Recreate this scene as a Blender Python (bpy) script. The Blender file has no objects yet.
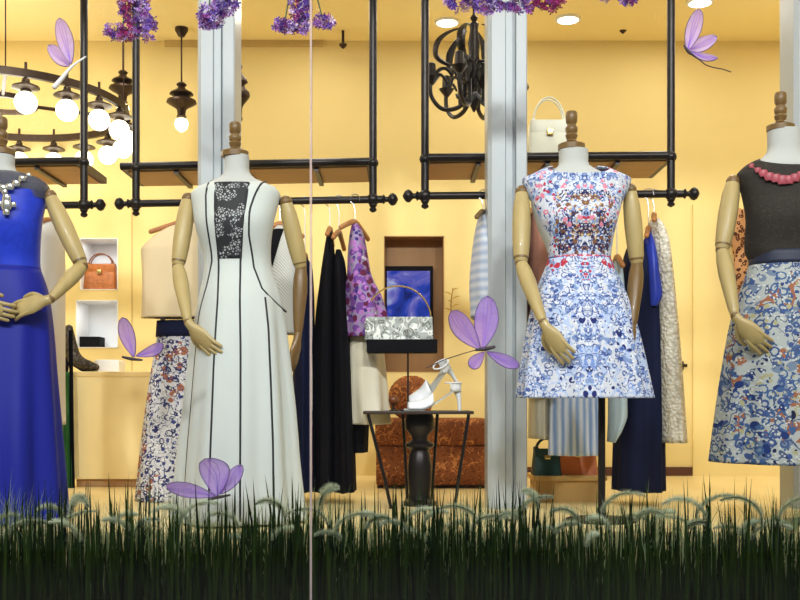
import bpy, bmesh, math, random
import numpy as np
from mathutils import Vector, Matrix
random.seed(7); RNG = np.random.default_rng(7)
SC = bpy.context.scene
COL = SC.collection
F, CZ, CY = 1010.0, 0.54, -4.5          # focal length in pixels (800x600 frame), lens height, lens position
PI = math.pi
def P(px, py, Y):                        # photo pixel + real depth -> point in the room (used for measuring only)
    d = Y - CY
    return Vector(((px - 400) / F * d, Y, CZ + (400 - py) / F * d))
def PX(px, Y): return (px - 400) / F * (Y - CY)
def PZ(py, Y): return CZ + (400 - py) / F * (Y - CY)
def S(n, Y): return n / F * (Y - CY)     # n pixels as metres at depth Y

# ------------------------------------------------------------------ materials
class NT:
    def __init__(s, name):
        s.m = bpy.data.materials.new(name); s.m.use_nodes = True
        s.t = s.m.node_tree; s.t.nodes.clear()
        s.out = s.t.nodes.new('ShaderNodeOutputMaterial')
    def n(s, kind, **kw):
        nd = s.t.nodes.new('ShaderNode' + kind)
        for k, v in kw.items():
            if k.startswith('i_'):
                key = k[2:]
                nd.inputs[int(key) if key.isdigit() else key.replace('_', ' ')].default_value = v
            else: setattr(nd, k, v)
        return nd
    def l(s, a, b): s.t.links.new(a, b)
    def math(s, op, a, b=None):
        nd = s.n('Math', operation=op)
        for i, v in enumerate((a, b)):
            if v is None: continue
            if isinstance(v, (int, float)): nd.inputs[i].default_value = v
            else: s.l(v, nd.inputs[i])
        return nd.outputs[0]
    def mix(s, fac, a, b):
        nd = s.n('Mix', data_type='RGBA')
        for i, v in ((0, fac), (6, a), (7, b)):
            if isinstance(v, (int, float)): nd.inputs[i].default_value = v
            elif isinstance(v, tuple): nd.inputs[i].default_value = v
            else: s.l(v, nd.inputs[i])
        return nd.outputs[2]
def c4(c): return (c[0], c[1], c[2], 1.0)
def sr(r, g, b):                         # sRGB 0-255 -> linear
    f = lambda u: (u/255/12.92) if u <= 10 else ((u/255+.055)/1.055)**2.4
    return (f(r), f(g), f(b))
def mat(name, col, rough=.6, metal=0, var=.12, scale=9., spec=.4, bump=0, bscale=60, stretch=None, coat=0, sheen=0):
    t = NT(name); p = t.n('BsdfPrincipled')
    p.inputs['Roughness'].default_value = rough; p.inputs['Metallic'].default_value = metal
    p.inputs['Specular IOR Level'].default_value = spec; p.inputs['Coat Weight'].default_value = coat
    p.inputs['Sheen Weight'].default_value = sheen
    tc = t.n('TexCoord'); mp = t.n('Mapping')
    t.l(tc.outputs['Object'], mp.inputs['Vector'])
    if stretch: mp.inputs['Scale'].default_value = stretch
    nz = t.n('TexNoise', i_Scale=scale, i_Detail=4.0)
    t.l(mp.outputs[0], nz.inputs['Vector'])
    lo = tuple(max(0, c*(1-var)) for c in col); hi = tuple(min(1, c*(1+var)) for c in col)
    t.l(t.mix(nz.outputs['Fac'], c4(lo), c4(hi)), p.inputs['Base Color'])
    if bump:
        b2 = t.n('TexNoise', i_Scale=bscale, i_Detail=2.0); t.l(mp.outputs[0], b2.inputs['Vector'])
        b = t.n('Bump', i_Strength=bump, i_Distance=.01); t.l(b2.outputs['Fac'], b.inputs['Height']); t.l(b.outputs[0], p.inputs['Normal'])
    t.l(p.outputs[0], t.out.inputs[0]); return t.m
def emit(name, col, strength):
    t = NT(name); e = t.n('Emission', i_Strength=strength); e.inputs[0].default_value = c4(col)
    t.l(e.outputs[0], t.out.inputs[0]); return t.m
def sheer(name, col, alpha, rough=.7, trans=.5):
    t = NT(name)
    tr = t.n('BsdfTransparent'); d = t.n('BsdfDiffuse'); d.inputs[0].default_value = c4(col)
    tl = t.n('BsdfTranslucent'); tl.inputs[0].default_value = c4(col)
    tc = t.n('TexCoord'); nz = t.n('TexNoise', i_Scale=60.0); t.l(tc.outputs['Object'], nz.inputs['Vector'])
    m1 = t.n('MixShader'); m1.inputs[0].default_value = trans; t.l(d.outputs[0], m1.inputs[1]); t.l(tl.outputs[0], m1.inputs[2])
    m2 = t.n('MixShader'); t.l(tr.outputs[0], m2.inputs[1]); t.l(m1.outputs[0], m2.inputs[2])
    t.l(t.math('ADD', t.math('MULTIPLY', nz.outputs['Fac'], .2), alpha-.1), m2.inputs[0])
    t.l(m2.outputs[0], t.out.inputs[0]); return t.m
def print_mat(name, base, layers, mirror=True, rough=.75, distort=.03):
    """fabric print. layer: (kind, scale, lo, hi, colour, mask_scale, mask_thr, z0, z1, x1)"""
    t = NT(name); p = t.n('BsdfPrincipled', i_Roughness=rough); p.inputs['Specular IOR Level'].default_value = .2
    tc = t.n('TexCoord'); sp = t.n('SeparateXYZ'); t.l(tc.outputs['Object'], sp.inputs[0])
    ax = t.math('ABSOLUTE', sp.outputs[0]) if mirror else sp.outputs[0]
    cb = t.n('CombineXYZ'); t.l(ax, cb.inputs[0]); t.l(t.math('MULTIPLY', sp.outputs[1], .6), cb.inputs[1]); t.l(sp.outputs[2], cb.inputs[2])
    nz = t.n('TexNoise', i_Scale=14.0, i_Detail=2.0); t.l(cb.outputs[0], nz.inputs['Vector'])
    vs = t.n('VectorMath', operation='SCALE'); t.l(nz.outputs['Color'], vs.inputs[0]); vs.inputs['Scale'].default_value = distort
    va = t.n('VectorMath', operation='ADD'); t.l(cb.outputs[0], va.inputs[0]); t.l(vs.outputs[0], va.inputs[1])
    col = c4(base)
    for i, L in enumerate(layers):
        kind, sc, lo, hi, c = L[:5]; ms, mt = (L[5], L[6]) if len(L) > 6 else (0, 0)
        off = t.n('VectorMath', operation='ADD'); t.l(va.outputs[0], off.inputs[0]); off.inputs[1].default_value = (i*3.1, i*1.7, i*2.3)
        if kind == 'wave':
            w = t.n('TexNoise', i_Scale=sc, i_Detail=1.0, i_Distortion=1.2); t.l(off.outputs[0], w.inputs['Vector'])
            v = t.math('ABSOLUTE', t.math('SUBTRACT', w.outputs['Fac'], .5))
        else:
            w = t.n('TexVoronoi', i_Scale=sc); t.l(off.outputs[0], w.inputs['Vector']); v = w.outputs['Distance']
        a = t.math('MULTIPLY', t.math('GREATER_THAN', v, lo), t.math('LESS_THAN', v, hi))
        if ms:
            mk = t.n('TexNoise', i_Scale=ms, i_Detail=2.0); t.l(off.outputs[0], mk.inputs['Vector'])
            a = t.math('MULTIPLY', a, t.math('GREATER_THAN', mk.outputs['Fac'], mt))
        if len(L) > 8:
            z0, z1 = L[7], L[8]
            wob = t.math('ADD', sp.outputs[2], t.math('MULTIPLY', t.math('SUBTRACT', nz.outputs['Fac'], .5), .08))
            a = t.math('MULTIPLY', a, t.math('MULTIPLY', t.math('GREATER_THAN', wob, z0), t.math('LESS_THAN', wob, z1)))
        if len(L) > 9: a = t.math('MULTIPLY', a, t.math('LESS_THAN', ax, L[9]))
        col = t.mix(a, col, c4(c))
    t.l(col, p.inputs['Base Color']); t.l(p.outputs[0], t.out.inputs[0]); return t.m

# ------------------------------------------------------------------ mesh building
class MB:
    def __init__(s): s.v = []; s.f = []
    def add(s, vs, fs):
        k = len(s.v); s.v += [tuple(v) for v in vs]; s.f += [tuple(i + k for i in f) for f in fs]; return s
    def box(s, lo, hi, M=None, bev=0):
        x0, y0, z0 = lo; x1, y1, z1 = hi
        if bev:
            b = bev; bm = bmesh.new(); bmesh.ops.create_cube(bm, size=1)
            for v in bm.verts: v.co = Vector(((x0+x1)/2 + v.co.x*(x1-x0), (y0+y1)/2 + v.co.y*(y1-y0), (z0+z1)/2 + v.co.z*(z1-z0)))
            bmesh.ops.bevel(bm, geom=list(bm.edges), offset=b, segments=3, affect='EDGES', profile=.6)
            bm.verts.index_update(); vs = [v.co.copy() for v in bm.verts]; fs = [[v.index for v in f.verts] for f in bm.faces]; bm.free()
        else:
            vs = [Vector(c) for c in ((x0,y0,z0),(x1,y0,z0),(x1,y1,z0),(x0,y1,z0),(x0,y0,z1),(x1,y0,z1),(x1,y1,z1),(x0,y1,z1))]
            fs = [(3,2,1,0),(4,5,6,7),(0,1,5,4),(1,2,6,5),(2,3,7,6),(3,0,4,7)]
        if M is not None: vs = [M @ v for v in vs]
        return s.add(vs, fs)
    def grid(s, rows, closed=True, cap0=True, cap1=True):
        n = len(rows[0]); vs = [p for r in rows for p in r]; fs = []
        for i in range(len(rows)-1):
            for j in range(n if closed else n-1):
                k = (j+1) % n; fs.append((i*n+j, i*n+k, (i+1)*n+k, (i+1)*n+j))
        if closed and cap0: fs.append(tuple(range(n-1, -1, -1)))
        if closed and cap1: fs.append(tuple((len(rows)-1)*n + j for j in range(n)))
        return s.add(vs, fs)
    def tube(s, pts, r, n=10, flat=None, ref=None, caps=True, smooth=0, round_=False):
        pts = [Vector(p) for p in pts]; k = len(pts)
        rs = list(r) if isinstance(r, (list, tuple)) else [r]*k
        if smooth: pts, rs = spline(pts, rs, smooth); k = len(pts)
        fl = flat if isinstance(flat, (list, tuple)) else [1 if flat is None else flat]*k
        if len(fl) != k: fl = list(np.interp(np.linspace(0,1,k), np.linspace(0,1,len(fl)), fl))
        if round_:
            t0 = (pts[0]-pts[1]).normalized(); t1 = (pts[-1]-pts[-2]).normalized()
            a = [(pts[0]+t0*rs[0]*c, rs[0]*w) for c, w in ((.95,.3),(.7,.7),(.35,.94))]; b = [(pts[-1]+t1*rs[-1]*c, rs[-1]*w) for c, w in ((.35,.94),(.7,.7),(.95,.3))]
            pts = [x[0] for x in a]+pts+[x[0] for x in b]; rs = [x[1] for x in a]+rs+[x[1] for x in b]; fl = [fl[0]]*3+fl+[fl[-1]]*3; k += 6
        T = [((pts[min(i+1,k-1)]-pts[max(i-1,0)]).normalized()) for i in range(k)]
        u = Vector(ref) if ref is not None else (Vector((0,0,1)) if abs(T[0].z) < .9 else Vector((0,1,0)))
        rows = []
        for i in range(k):
            u = (u - T[i]*u.dot(T[i])); u = u.normalized() if u.length > 1e-6 else T[i].orthogonal().normalized()
            w = T[i].cross(u)
            rows.append([pts[i] + w*math.cos(2*PI*j/n)*rs[i] + u*math.sin(2*PI*j/n)*rs[i]*fl[i] for j in range(n)])
        return s.grid(rows, True, caps, caps)
    def lathe(s, c, prof, axis='z', n=24):
        c = Vector(c); rows = []
        for r, h in prof:
            row = []
            for j in range(n):
                a = 2*PI*j/n
                if axis == 'z': q = Vector((r*math.cos(a), r*math.sin(a), h))
                elif axis == 'x': q = Vector((h, r*math.cos(a), r*math.sin(a)))
                else: q = Vector((r*math.cos(a), h, -r*math.sin(a)))
                row.append(c+q)
            rows.append(row)
        return s.grid(rows)
    def ball(s, c, r, n=16, sq=(1,1,1)):
        c = Vector(c); rows = []
        for i in range(1, n//2):
            a = PI*i/(n//2); rows.append([c+Vector((r*sq[0]*math.sin(a)*math.cos(2*PI*j/n), r*sq[1]*math.sin(a)*math.sin(2*PI*j/n), r*sq[2]*math.cos(a))) for j in range(n)])
        return s.grid(rows)
    def build(s, name, m, parent=None, loc=None, flat=False, solid=0, sharp=42, bev=0):
        me = bpy.data.meshes.new(name)
        o0 = wloc(parent) if parent is not None else (Vector(loc) if loc is not None else Vector((0,0,0)))
        me.from_pydata([tuple(Vector(v)-o0) for v in s.v], [], s.f)
        bm = bmesh.new(); bm.from_mesh(me); bmesh.ops.recalc_face_normals(bm, faces=bm.faces); bm.to_mesh(me); bm.free()
        if not flat:
            me.polygons.foreach_set('use_smooth', [True]*len(me.polygons)); me.set_sharp_from_angle(angle=math.radians(sharp))
        me.materials.append(m)
        o = bpy.data.objects.new(name, me); COL.objects.link(o)
        if parent is not None: o.parent = parent
        else: o.location = o0
        if solid:
            md = o.modifiers.new('thickness', 'SOLIDIFY'); md.thickness = solid; md.offset = -1
        return o
def wloc(o):
    v = Vector((0,0,0))
    while o is not None: v += o.location; o = o.parent
    return v
def spline(pts, rs, m):
    k = len(pts); P_, R_ = [], []
    for i in range(k-1):
        p0, p1, p2, p3 = pts[max(i-1,0)], pts[i], pts[i+1], pts[min(i+2,k-1)]
        for j in range(m):
            t = j/m
            P_.append(.5*((2*p1)+(p2-p0)*t+(2*p0-5*p1+4*p2-p3)*t*t+(3*p1-p0-3*p2+p3)*t**3)); R_.append(rs[i]*(1-t)+rs[i+1]*t)
    return P_+[pts[-1]], R_+[rs[-1]]
def tag(o, label, cat, group=None, kind=None):
    if label: o['label'] = label
    if cat: o['category'] = cat
    if group: o['group'] = group
    if kind: o['kind'] = kind
    return o
def thing(name, label, cat, loc, group=None):
    o = bpy.data.objects.new(name, None); COL.objects.link(o); o.location = loc; o.empty_display_size = .05
    return tag(o, label, cat, group)
def struct(o, label=None):
    o['kind'] = 'structure'
    if label: o['label'] = label
    return o
def hermite(xs, ys, x):
    xs = np.asarray(xs, float); ys = np.asarray(ys, float); x = np.clip(x, xs[0], xs[-1])
    h = np.diff(xs); d = np.diff(ys)/h; m = np.zeros(len(xs)); m[0], m[-1] = d[0], d[-1]
    for i in range(1, len(xs)-1): m[i] = 0 if d[i-1]*d[i] <= 0 else 2*d[i-1]*d[i]/(d[i-1]+d[i])
    i = np.clip(np.searchsorted(xs, x)-1, 0, len(h)-1); t = (x-xs[i])/h[i]
    return (ys[i]*(1+2*t)*(1-t)**2 + m[i]*h[i]*t*(1-t)**2 + ys[i+1]*t*t*(3-2*t) + m[i+1]*h[i]*t*t*(t-1))
class Loft:
    """closed horizontal rings; rows = (z, cx, cy, rx, ry, fold amplitude)"""
    def __init__(s, rows, nf=9, ph=0., p=2.2):
        rows = sorted(rows, key=lambda r: r[0]); s.z = [r[0] for r in rows]; s.c = [[r[i] for r in rows] for i in range(1, 6)]; s.nf, s.ph, s.p = nf, ph, p
    def ring(s, z, n, grow=0):
        cx, cy, rx, ry, am = [float(hermite(s.z, c, z)) for c in s.c]
        a = np.arange(n)*2*PI/n; e = 2/s.p
        co, si = np.cos(a), np.sin(a)
        g = 1 + am*(np.cos(s.nf*a+s.ph+1.5*np.sin(2*a+s.ph)) + .45*np.cos(s.nf*1.7//1*a+2.1*s.ph+.8) - 1.1)
        return np.stack([cx + (rx+grow)*np.sign(co)*np.abs(co)**e*g, cy + (ry+grow)*np.sign(si)*np.abs(si)**e*g, np.full(n, z)], 1)
    def at(s, z, a):                         # points for arrays of heights and angles
        cx, cy, rx, ry, am = [hermite(s.z, c, z) for c in s.c]
        e = 2/s.p; co, si = np.cos(a), np.sin(a)
        g = 1 + am*(np.cos(s.nf*a+s.ph+1.5*np.sin(2*a+s.ph)) + .45*np.cos(s.nf*1.7//1*a+2.1*s.ph+.8) - 1.1)
        return np.stack([cx+rx*np.sign(co)*np.abs(co)**e*g, cy+ry*np.sign(si)*np.abs(si)**e*g, z], 1)
    def mesh_neck(s, mb, drop, n=120, nz=60):  # like mesh(), the top edge scooped out by drop at the front
        a = np.arange(n)*2*PI/n; top = s.z[-1]-drop*np.clip(-np.sin(a), 0, 1)**1.6
        mb.grid([[tuple(q) for q in s.at(s.z[0]+(top-s.z[0])*i/(nz-1), a)] for i in range(nz)], True, False, False); return mb
    def mesh(s, mb, n=72, nz=40, z0=None, z1=None, grow=0, cap0=False, cap1=False):
        z0 = s.z[0] if z0 is None else z0; z1 = s.z[-1] if z1 is None else z1
        mb.grid([[tuple(q) for q in s.ring(z, n, grow)] for z in np.linspace(z0, z1, nz)], True, cap0, cap1); return mb
    def front(s, x, z, off=.002):
        r = s.ring(z, 360); r = r[180:]           # front half: -x to +x
        xs = np.maximum.accumulate(r[:,0]); return Vector((x, float(np.interp(x, xs, r[:,1]))-off, z))
    def patch(s, mb, zs, xl, xr, n=14, off=.004):  # a sheet lying on the front of the surface
        mb.grid([[s.front(l+(r-l)*j/n, z, off) for j in range(n+1)] for z, l, r in zip(zs, xl, xr)], False); return mb
# ------------------------------------------------------------------ palette
WALL = mat('wall_paint', (.79,.635,.275), .75, var=.02, spec=.2)
CEIL = mat('ceiling_paint', (.92,.78,.40), .8, var=.02, spec=.2)
FLOOR = mat('floor_stone', (.82,.66,.32), .35, var=.08, scale=3)
WHITE = mat('white_lacquer', (.82,.83,.84), .4, var=.02)
COLM = mat('column_paint', (.41,.445,.46), .35, var=.02, stretch=(1,1,.1))
BLACK = mat('black_iron', (.018,.014,.012), .35, .4, var=.3, scale=25)
IRON = mat('bronze_iron', (.045,.026,.014), .4, .6, var=.4, scale=30)
DARKW = mat('dark_wood', (.035,.02,.013), .4, var=.4, scale=6, stretch=(.5,6,6))
TANW = mat('tan_veneer', (.42,.24,.10), .5, var=.25, scale=5, stretch=(.4,5,5))
BROWN = mat('brown_panel', (.30,.15,.04), .5, var=.2, scale=4, stretch=(4,4,.4))
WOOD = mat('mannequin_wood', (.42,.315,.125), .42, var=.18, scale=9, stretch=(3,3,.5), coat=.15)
WOODD = mat('mannequin_wood_dark', (.16,.09,.026), .4, var=.2, scale=9, stretch=(3,3,.5), coat=.15)  # dark caps and joints; also stands in for shade on two forearms
HANGW = mat('hanger_wood', (.42,.17,.05), .4, var=.2)
TORSO = mat('mannequin_linen', (.47,.48,.45), .85, var=.05, scale=120, bump=.1, bscale=300)
STEEL = mat('brushed_steel', (.55,.55,.55), .3, 1, var=.05)
GLOBE = emit('globe_glow', (1,.93,.75), 7.0)
DOWNL = emit('downlight_glow', (1,.97,.88), 9.0)
SOIL = mat('soil', (.02,.016,.01), .95, var=.4)
PAVE = mat('pavement_stone', (.12,.12,.12), .8, var=.2)

# ------------------------------------------------------------------ the setting
YW = 2.7; ZC = 3.1; XL, XR = -3.6, 3.6; YG = -1.0
def sbox(name, lo, hi, m, bev=0): return struct(MB().box(lo, hi, None, bev).build(name, m, flat=not bev, loc=((lo[0]+hi[0])/2, (lo[1]+hi[1])/2, lo[2])))
def wall_with_holes(name, x0, x1, z0, z1, y, holes, m, thick=.34):
    xs = sorted({x0, x1, *[h[0] for h in holes], *[h[1] for h in holes]}); zs = sorted({z0, z1, *[h[2] for h in holes], *[h[3] for h in holes]})
    b = MB()
    for i in range(len(xs)-1):
        for j in range(len(zs)-1):
            cx, cz = (xs[i]+xs[i+1])/2, (zs[j]+zs[j+1])/2
            if any(h[0] < cx < h[1] and h[2] < cz < h[3] for h in holes): continue
            b.add([(xs[i],y,zs[j]),(xs[i+1],y,zs[j]),(xs[i+1],y,zs[j+1]),(xs[i],y,zs[j+1])], [(0,1,2,3)])
    for h in holes:
        a, c, e, g = h
        b.add([(a,y,e),(c,y,e),(c,y,g),(a,y,g),(a,y+thick,e),(c,y+thick,e),(c,y+thick,g),(a,y+thick,g)], [(0,4,5,1),(1,5,6,2),(2,6,7,3),(3,7,4,0)])
    b.add([(x0,y+thick,z0),(x1,y+thick,z0),(x1,y+thick,z1),(x0,y+thick,z1)], [(0,1,2,3)])
    return struct(b.build(name, m, flat=True, loc=(0,y,z0)))
def hole(px0, px1, py0, py1): return (PX(px0,YW), PX(px1,YW), PZ(py1,YW), PZ(py0,YW))
n1 = hole(80,118,238,290); n2 = hole(76,118,300,348); al = hole(384,444,236,372)
wall_with_holes('wall_back', XL, XR, 0, ZC, YW, [n1, n2, al], WALL)
def liner(name, h, m, depth):
    a, c, e, g = h; y0, y1 = YW-.004, YW+depth; t = .006; b = MB()
    b.box((a,y1-t,e),(c,y1,g)).box((a,y0,e),(c,y1,e+t)).box((a,y0,g-t),(c,y1,g)).box((a,y0,e),(a+t,y1,g)).box((c-t,y0,e),(c,y1,g))
    return struct(b.build(name, m, flat=True, loc=((a+c)/2,YW,e)))
liner('trim_1', n1, WHITE, .28); liner('trim_2', n2, WHITE, .28); liner('trim_3', al, BROWN, .17)
sbox('wall_left', (XL-.12,YG-.02,-.9),(XL,YW+.34,ZC), WALL); sbox('wall_right', (XR,YG-.02,-.9),(XR+.12,YW+.34,ZC), WALL)
sbox('ceiling', (XL-.12,YG-.06,ZC),(XR+.12,YW+.34,ZC+.15), CEIL)
sbox('floor', (XL,-.34,-.12),(XR,YW,0), FLOOR)
sbox('trim_4', (XL,-.37,-.42),(XR,-.34,0), FLOOR)                     # riser behind the planting bed
sbox('planting_bed_ground', (XL,YG+.02,-.5),(XR,-.37,-.32), SOIL)
sbox('wall_front', (XL-.12,YG-.1,-.95),(XR+.12,YG+.02,-.34), mat('stone_sill', (.03,.03,.03), .4))
sbox('pavement', (-5,-7.5,-1.05),(5,YG-.1,-.95), PAVE)
# wall seams, projecting panel, baseboard
SEAM = mat('seam_shadow_gap', (.58,.42,.16), .8)
sbox('trim_5', (PX(132,YW)-.004,YW-.003,PZ(372,YW)),(PX(132,YW)+.004,YW,PZ(205,YW)), SEAM)
sbox('baseboard_back', (PX(440,YW),YW-.016,0),(PX(692,YW),YW,PZ(467,YW)), mat('baseboard_brown', (.09,.03,.012), .4))
sbox('trim_6', (PX(692,YW),YW-.03,0),(XR,YW,PZ(205,YW)), WALL)
# ceiling slot line
sbox('trim_7', (PX(165,YW),YW-.02,PZ(47,YW)),(PX(322,YW),YW,PZ(40,YW)), SEAM)
sbox('trim_8', (PX(530,YW),YW-.02,PZ(38,YW)),(PX(658,YW),YW,PZ(29,YW)), SEAM)
# square columns just behind the display
def column(px0, px1, Y, groove):
    x0, x1 = PX(px0,Y), PX(px1,Y); w = x1-x0; d = .2; g = x0+w*groove
    prof = [(x0,Y+.02),(x0+.02,Y),(g-.05,Y),(g-.045,Y+.012),(g-.012,Y+.012),(g-.008,Y+.03),(g,Y+.03),(g+.004,Y-.012),(x1-.006,Y-.012),(x1,Y-.006),(x1,Y+d),(x0,Y+d)]
    b = MB(); b.grid([[(x,y,z) for x,y in prof] for z in (0, ZC)])
    return struct(b.build('column', COLM, loc=((x0+x1)/2,Y+d/2,0), sharp=20))
column(197,235,.5,.68); column(488,527,.5,.70); column(795,836,.5,.68)
# shop window: two panes and the joint between them
def glass():
    t = NT('window_glass'); fr = t.n('Fresnel', i_IOR=1.45); tr = t.n('BsdfTransparent'); gl = t.n('BsdfGlossy', i_Roughness=.0)
    tr.inputs[0].default_value = (.985,.99,.985,1)
    m = t.n('MixShader'); t.l(fr.outputs[0], m.inputs[0]); t.l(tr.outputs[0], m.inputs[1]); t.l(gl.outputs[0], m.inputs[2]); t.l(m.outputs[0], t.out.inputs[0]); return t.m
GLASS = glass(); xj = PX(311,YG)
sbox('window_1', (XL,YG-.006,-.34),(xj-.004,YG+.006,ZC), GLASS); sbox('window_2', (xj+.004,YG-.006,-.34),(XR,YG+.006,ZC), GLASS)
sbox('trim_9', (xj-.004,YG-.006,-.34),(xj+.004,YG+.006,ZC), sheer('silicone_joint', (.75,.62,.58), .55, trans=.6))

# ------------------------------------------------------------------ garment racks hung from the ceiling
RAILZ = 1.594
def rack(label, poles, ends, yl, yr, shelf, sdepth, cross):
    """poles/ends/shelf in photo columns; yl, yr = depth of the outer ends"""
    e0, e1 = ends; Yat = lambda px: yl+(yr-yl)*(px-e0)/(e1-e0)
    base = Vector((PX((e0+e1)/2, (yl+yr)/2), (yl+yr)/2, RAILZ))
    t = thing('garment_rack', label, 'rack', base, 'ceiling hung garment racks')
    pt = lambda px, z: Vector((PX(px, Yat(px)), Yat(px), z))
    for p in poles:
        a = pt(p, RAILZ-.03); b = MB().tube([a, pt(p, ZC)], .0205, 14)
        b.lathe((a.x,a.y,ZC-.02), [(.02,0),(.05,.004),(.05,.02)]).build('pole', BLACK, t)
        c = pt(p, RAILZ); MB().ball(c, .034, 14).build('fitting', BLACK, t)
        MB().lathe((a.x,a.y,RAILZ-.068), [(.004,0),(.018,.008),(.02,.018),(.013,.026),(.021,.036)]).build('pole_tip', BLACK, t)
        MB().ball(pt(p, cross+.01), .03, 12).build('fitting', BLACK, t)
    off = S(18, .85)
    MB().tube([pt(e0+14, RAILZ), pt(e1-14, RAILZ)], .0195, 14).build('rail', BLACK, t)
    for e, sg in ((e0,-1),(e1,1)):
        c = pt(e-sg*12, RAILZ)
        MB().lathe(c, [(.012,-.02*sg),(.026,0),(.014,.008*sg),(.014,.02*sg),(.03,.034*sg),(.034,.046*sg),(.028,.06*sg),(.012,.07*sg),(.004,.074*sg)], 'x', 18).build('finial', BLACK, t)
    x0, x1 = shelf; a, b_ = pt(x0, cross), pt(x1, cross); dy = Vector((0, sdepth, 0)); up = Vector((0,0,.036))
    sh = MB(); q = [a, b_, b_+dy, a+dy]; sh.add(q+[v+up for v in q], [(3,2,1,0),(4,5,6,7),(0,1,5,4),(1,2,6,5),(2,3,7,6),(3,0,4,7)])
    s_ = sh.build('shelf', DARKW, t, flat=True)
    un = MB(); i1 = .03; q = [a+Vector((i1,i1,-.006)), b_+Vector((-i1,i1,-.006)), b_+dy+Vector((-i1,-i1,-.006)), a+dy+Vector((i1,-i1,-.006))]
    un.add(q+[v+Vector((0,0,.007)) for v in q], [(3,2,1,0),(4,5,6,7),(0,1,5,4),(1,2,6,5),(2,3,7,6),(3,0,4,7)]); un.build('shelf_underside', TANW, s_, flat=True)
    for f in (.22,.5,.78):
        c = a+(b_-a)*f; MB().box((c.x-.012,c.y+.02,c.z-.022),(c.x+.012,c.y+sdepth-.02,c.z)).build('batten', DARKW, s_, flat=True)
    MB().tube([a+Vector((0,-.0,.018)), b_+Vector((0,0,.018))], .021, 10).build('front_bar', BLACK, t)
    return t
ra = rack('black pipe garment rack with a shelf, under the ring of glowing globes', (84,-130), (-170,104), 1.05, .95, (-120,80), .5, PZ(165,.98))
rb = rack('black pipe garment rack with a shelf, behind the long white gown', (136,373), (116,396), .93, .80, (121,372), .42, PZ(167,.86))
rc = rack('black pipe garment rack with a shelf carrying the cream handbag', (425,671), (405,697), .72, .66, (424,674), .45, PZ(160,.69))

# ------------------------------------------------------------------ lamps
def ring_chandelier():
    c = Vector((PX(2,1.85), 1.85, 2.36)); R = .76
    t = thing('ring_chandelier', 'dark iron ring chandelier carrying a circle of glowing white globes', 'chandelier', c)
    def rg(r, z, h, w, name):
        rows = []
        for i in range(73):
            a = 2*PI*i/72; u = Vector((math.cos(a), math.sin(a), 0)); rows.append([c+u*(r-w)+Vector((0,0,z)), c+u*(r+w)+Vector((0,0,z)), c+u*(r+w)+Vector((0,0,z+h)), c+u*(r-w)+Vector((0,0,z+h))])
        MB().grid(rows, True, False, False).build(name, IRON, t)
    rg(R, 0, .045, .014, 'ring'); rg(.2, .03, .03, .012, 'inner_ring')
    for k in range(4):
        a = 2*PI*k/4+.4; u = Vector((math.cos(a), math.sin(a), 0)); MB().tube([c+u*.2+Vector((0,0,.045)), c+u*R+Vector((0,0,.03))], .012, 8).build('spoke', IRON, t)
        MB().tube([c+u*R*.98+Vector((0,0,.04)), c+u*R*.98+Vector((0,0,ZC-c.z))], .004, 6).build('suspension_rod', IRON, t)
    MB().lathe(c+u*R*.98, [(.02,ZC-c.z-.03),(.05,ZC-c.z-.015),(.05,ZC-c.z)]).build('canopy', IRON, t)
    cap = MB().lathe(c, [(.008,.085),(.008,.0),(.02,-.01),(.024,-.03),(.075,-.052),(.078,-.06),(.03,-.07),(.028,-.085)], n=20)
    glb = MB().ball(c+Vector((0,0,-.142)), .063, 20)
    c0 = g0 = None
    for k in range(20):
        a = 2*PI*(k+.72)/20; o = Vector((R*math.cos(a), R*math.sin(a), 0))
        if c0 is None: c0 = cap.build('globe_holder', IRON, t); g0 = glb.build('globe', GLOBE, c0); cc = c0; cc.location = o
        else:
            cc = c0.copy(); COL.objects.link(cc); cc.parent = t; cc.location = o
            gg = g0.copy(); COL.objects.link(gg); gg.parent = cc
ring_chandelier()
BULB = emit('bulb_glow', (1,.85,.5), 5.0)
CLEAR = mat('clear_shade', (.75,.6,.35), .1, var=.1)
def pendant(label, px, Y, ytop, y0, y1, hw, glow=True):
    x = PX(px,Y); zt = PZ(ytop,Y); a, b = PZ(y0,Y), PZ(y1,Y); h = a-b; r = S(hw,Y)
    t = thing('pendant_lamp', label, 'pendant lamp', (x,Y,b))
    MB().lathe((x,Y,0), [(.02,ZC-.06),(.045,ZC-.02),(.045,ZC)], n=16).build('canopy', IRON, t)
    MB().tube([(x,Y,a),(x,Y,ZC-.04)], .006, 8).build('rod', IRON, t)
    pr = [(.006,1),(.2,.98),(.35,.9),(.22,.82),(.3,.74),(.72,.62),(.8,.56),(.5,.5),(.55,.44),(.95,.34),(1,.26),(.85,.2),(.45,.08),(.3,0),(.26,-.18),(.34,-.24),(.2,-.3)]
    MB().lathe((x,Y,b), [(k*r, z*h) for k, z in pr], n=24).build('lamp_body', IRON, t)
    if glow:
        MB().lathe((x,Y,b-.38*h), [(.12*r,.1*h),(.4*r,.02*h),(.46*r,-.12*h),(.36*r,-.3*h),(.1*r,-.4*h)], n=18).build('bulb', BULB, t)
pendant('small dark bronze pendant lamp with a glowing bulb, hung alone beside the pale column', 181.5, 2.45, 35, 82, 110, 15)
pendant('dark bronze pendant lamp just beyond the rim of the globe ring', 123, 2.5, 42, 70, 96, 14)
pendant('large dark oval pendant lamp half hidden by the pale column', 239, 1.5, 27, 62, 108, 11, False)
pendant('dark pendant lamp almost hidden behind the middle pale column, near the cream handbag', 519, 1.6, 50, 60, 98, 10, False)
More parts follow.
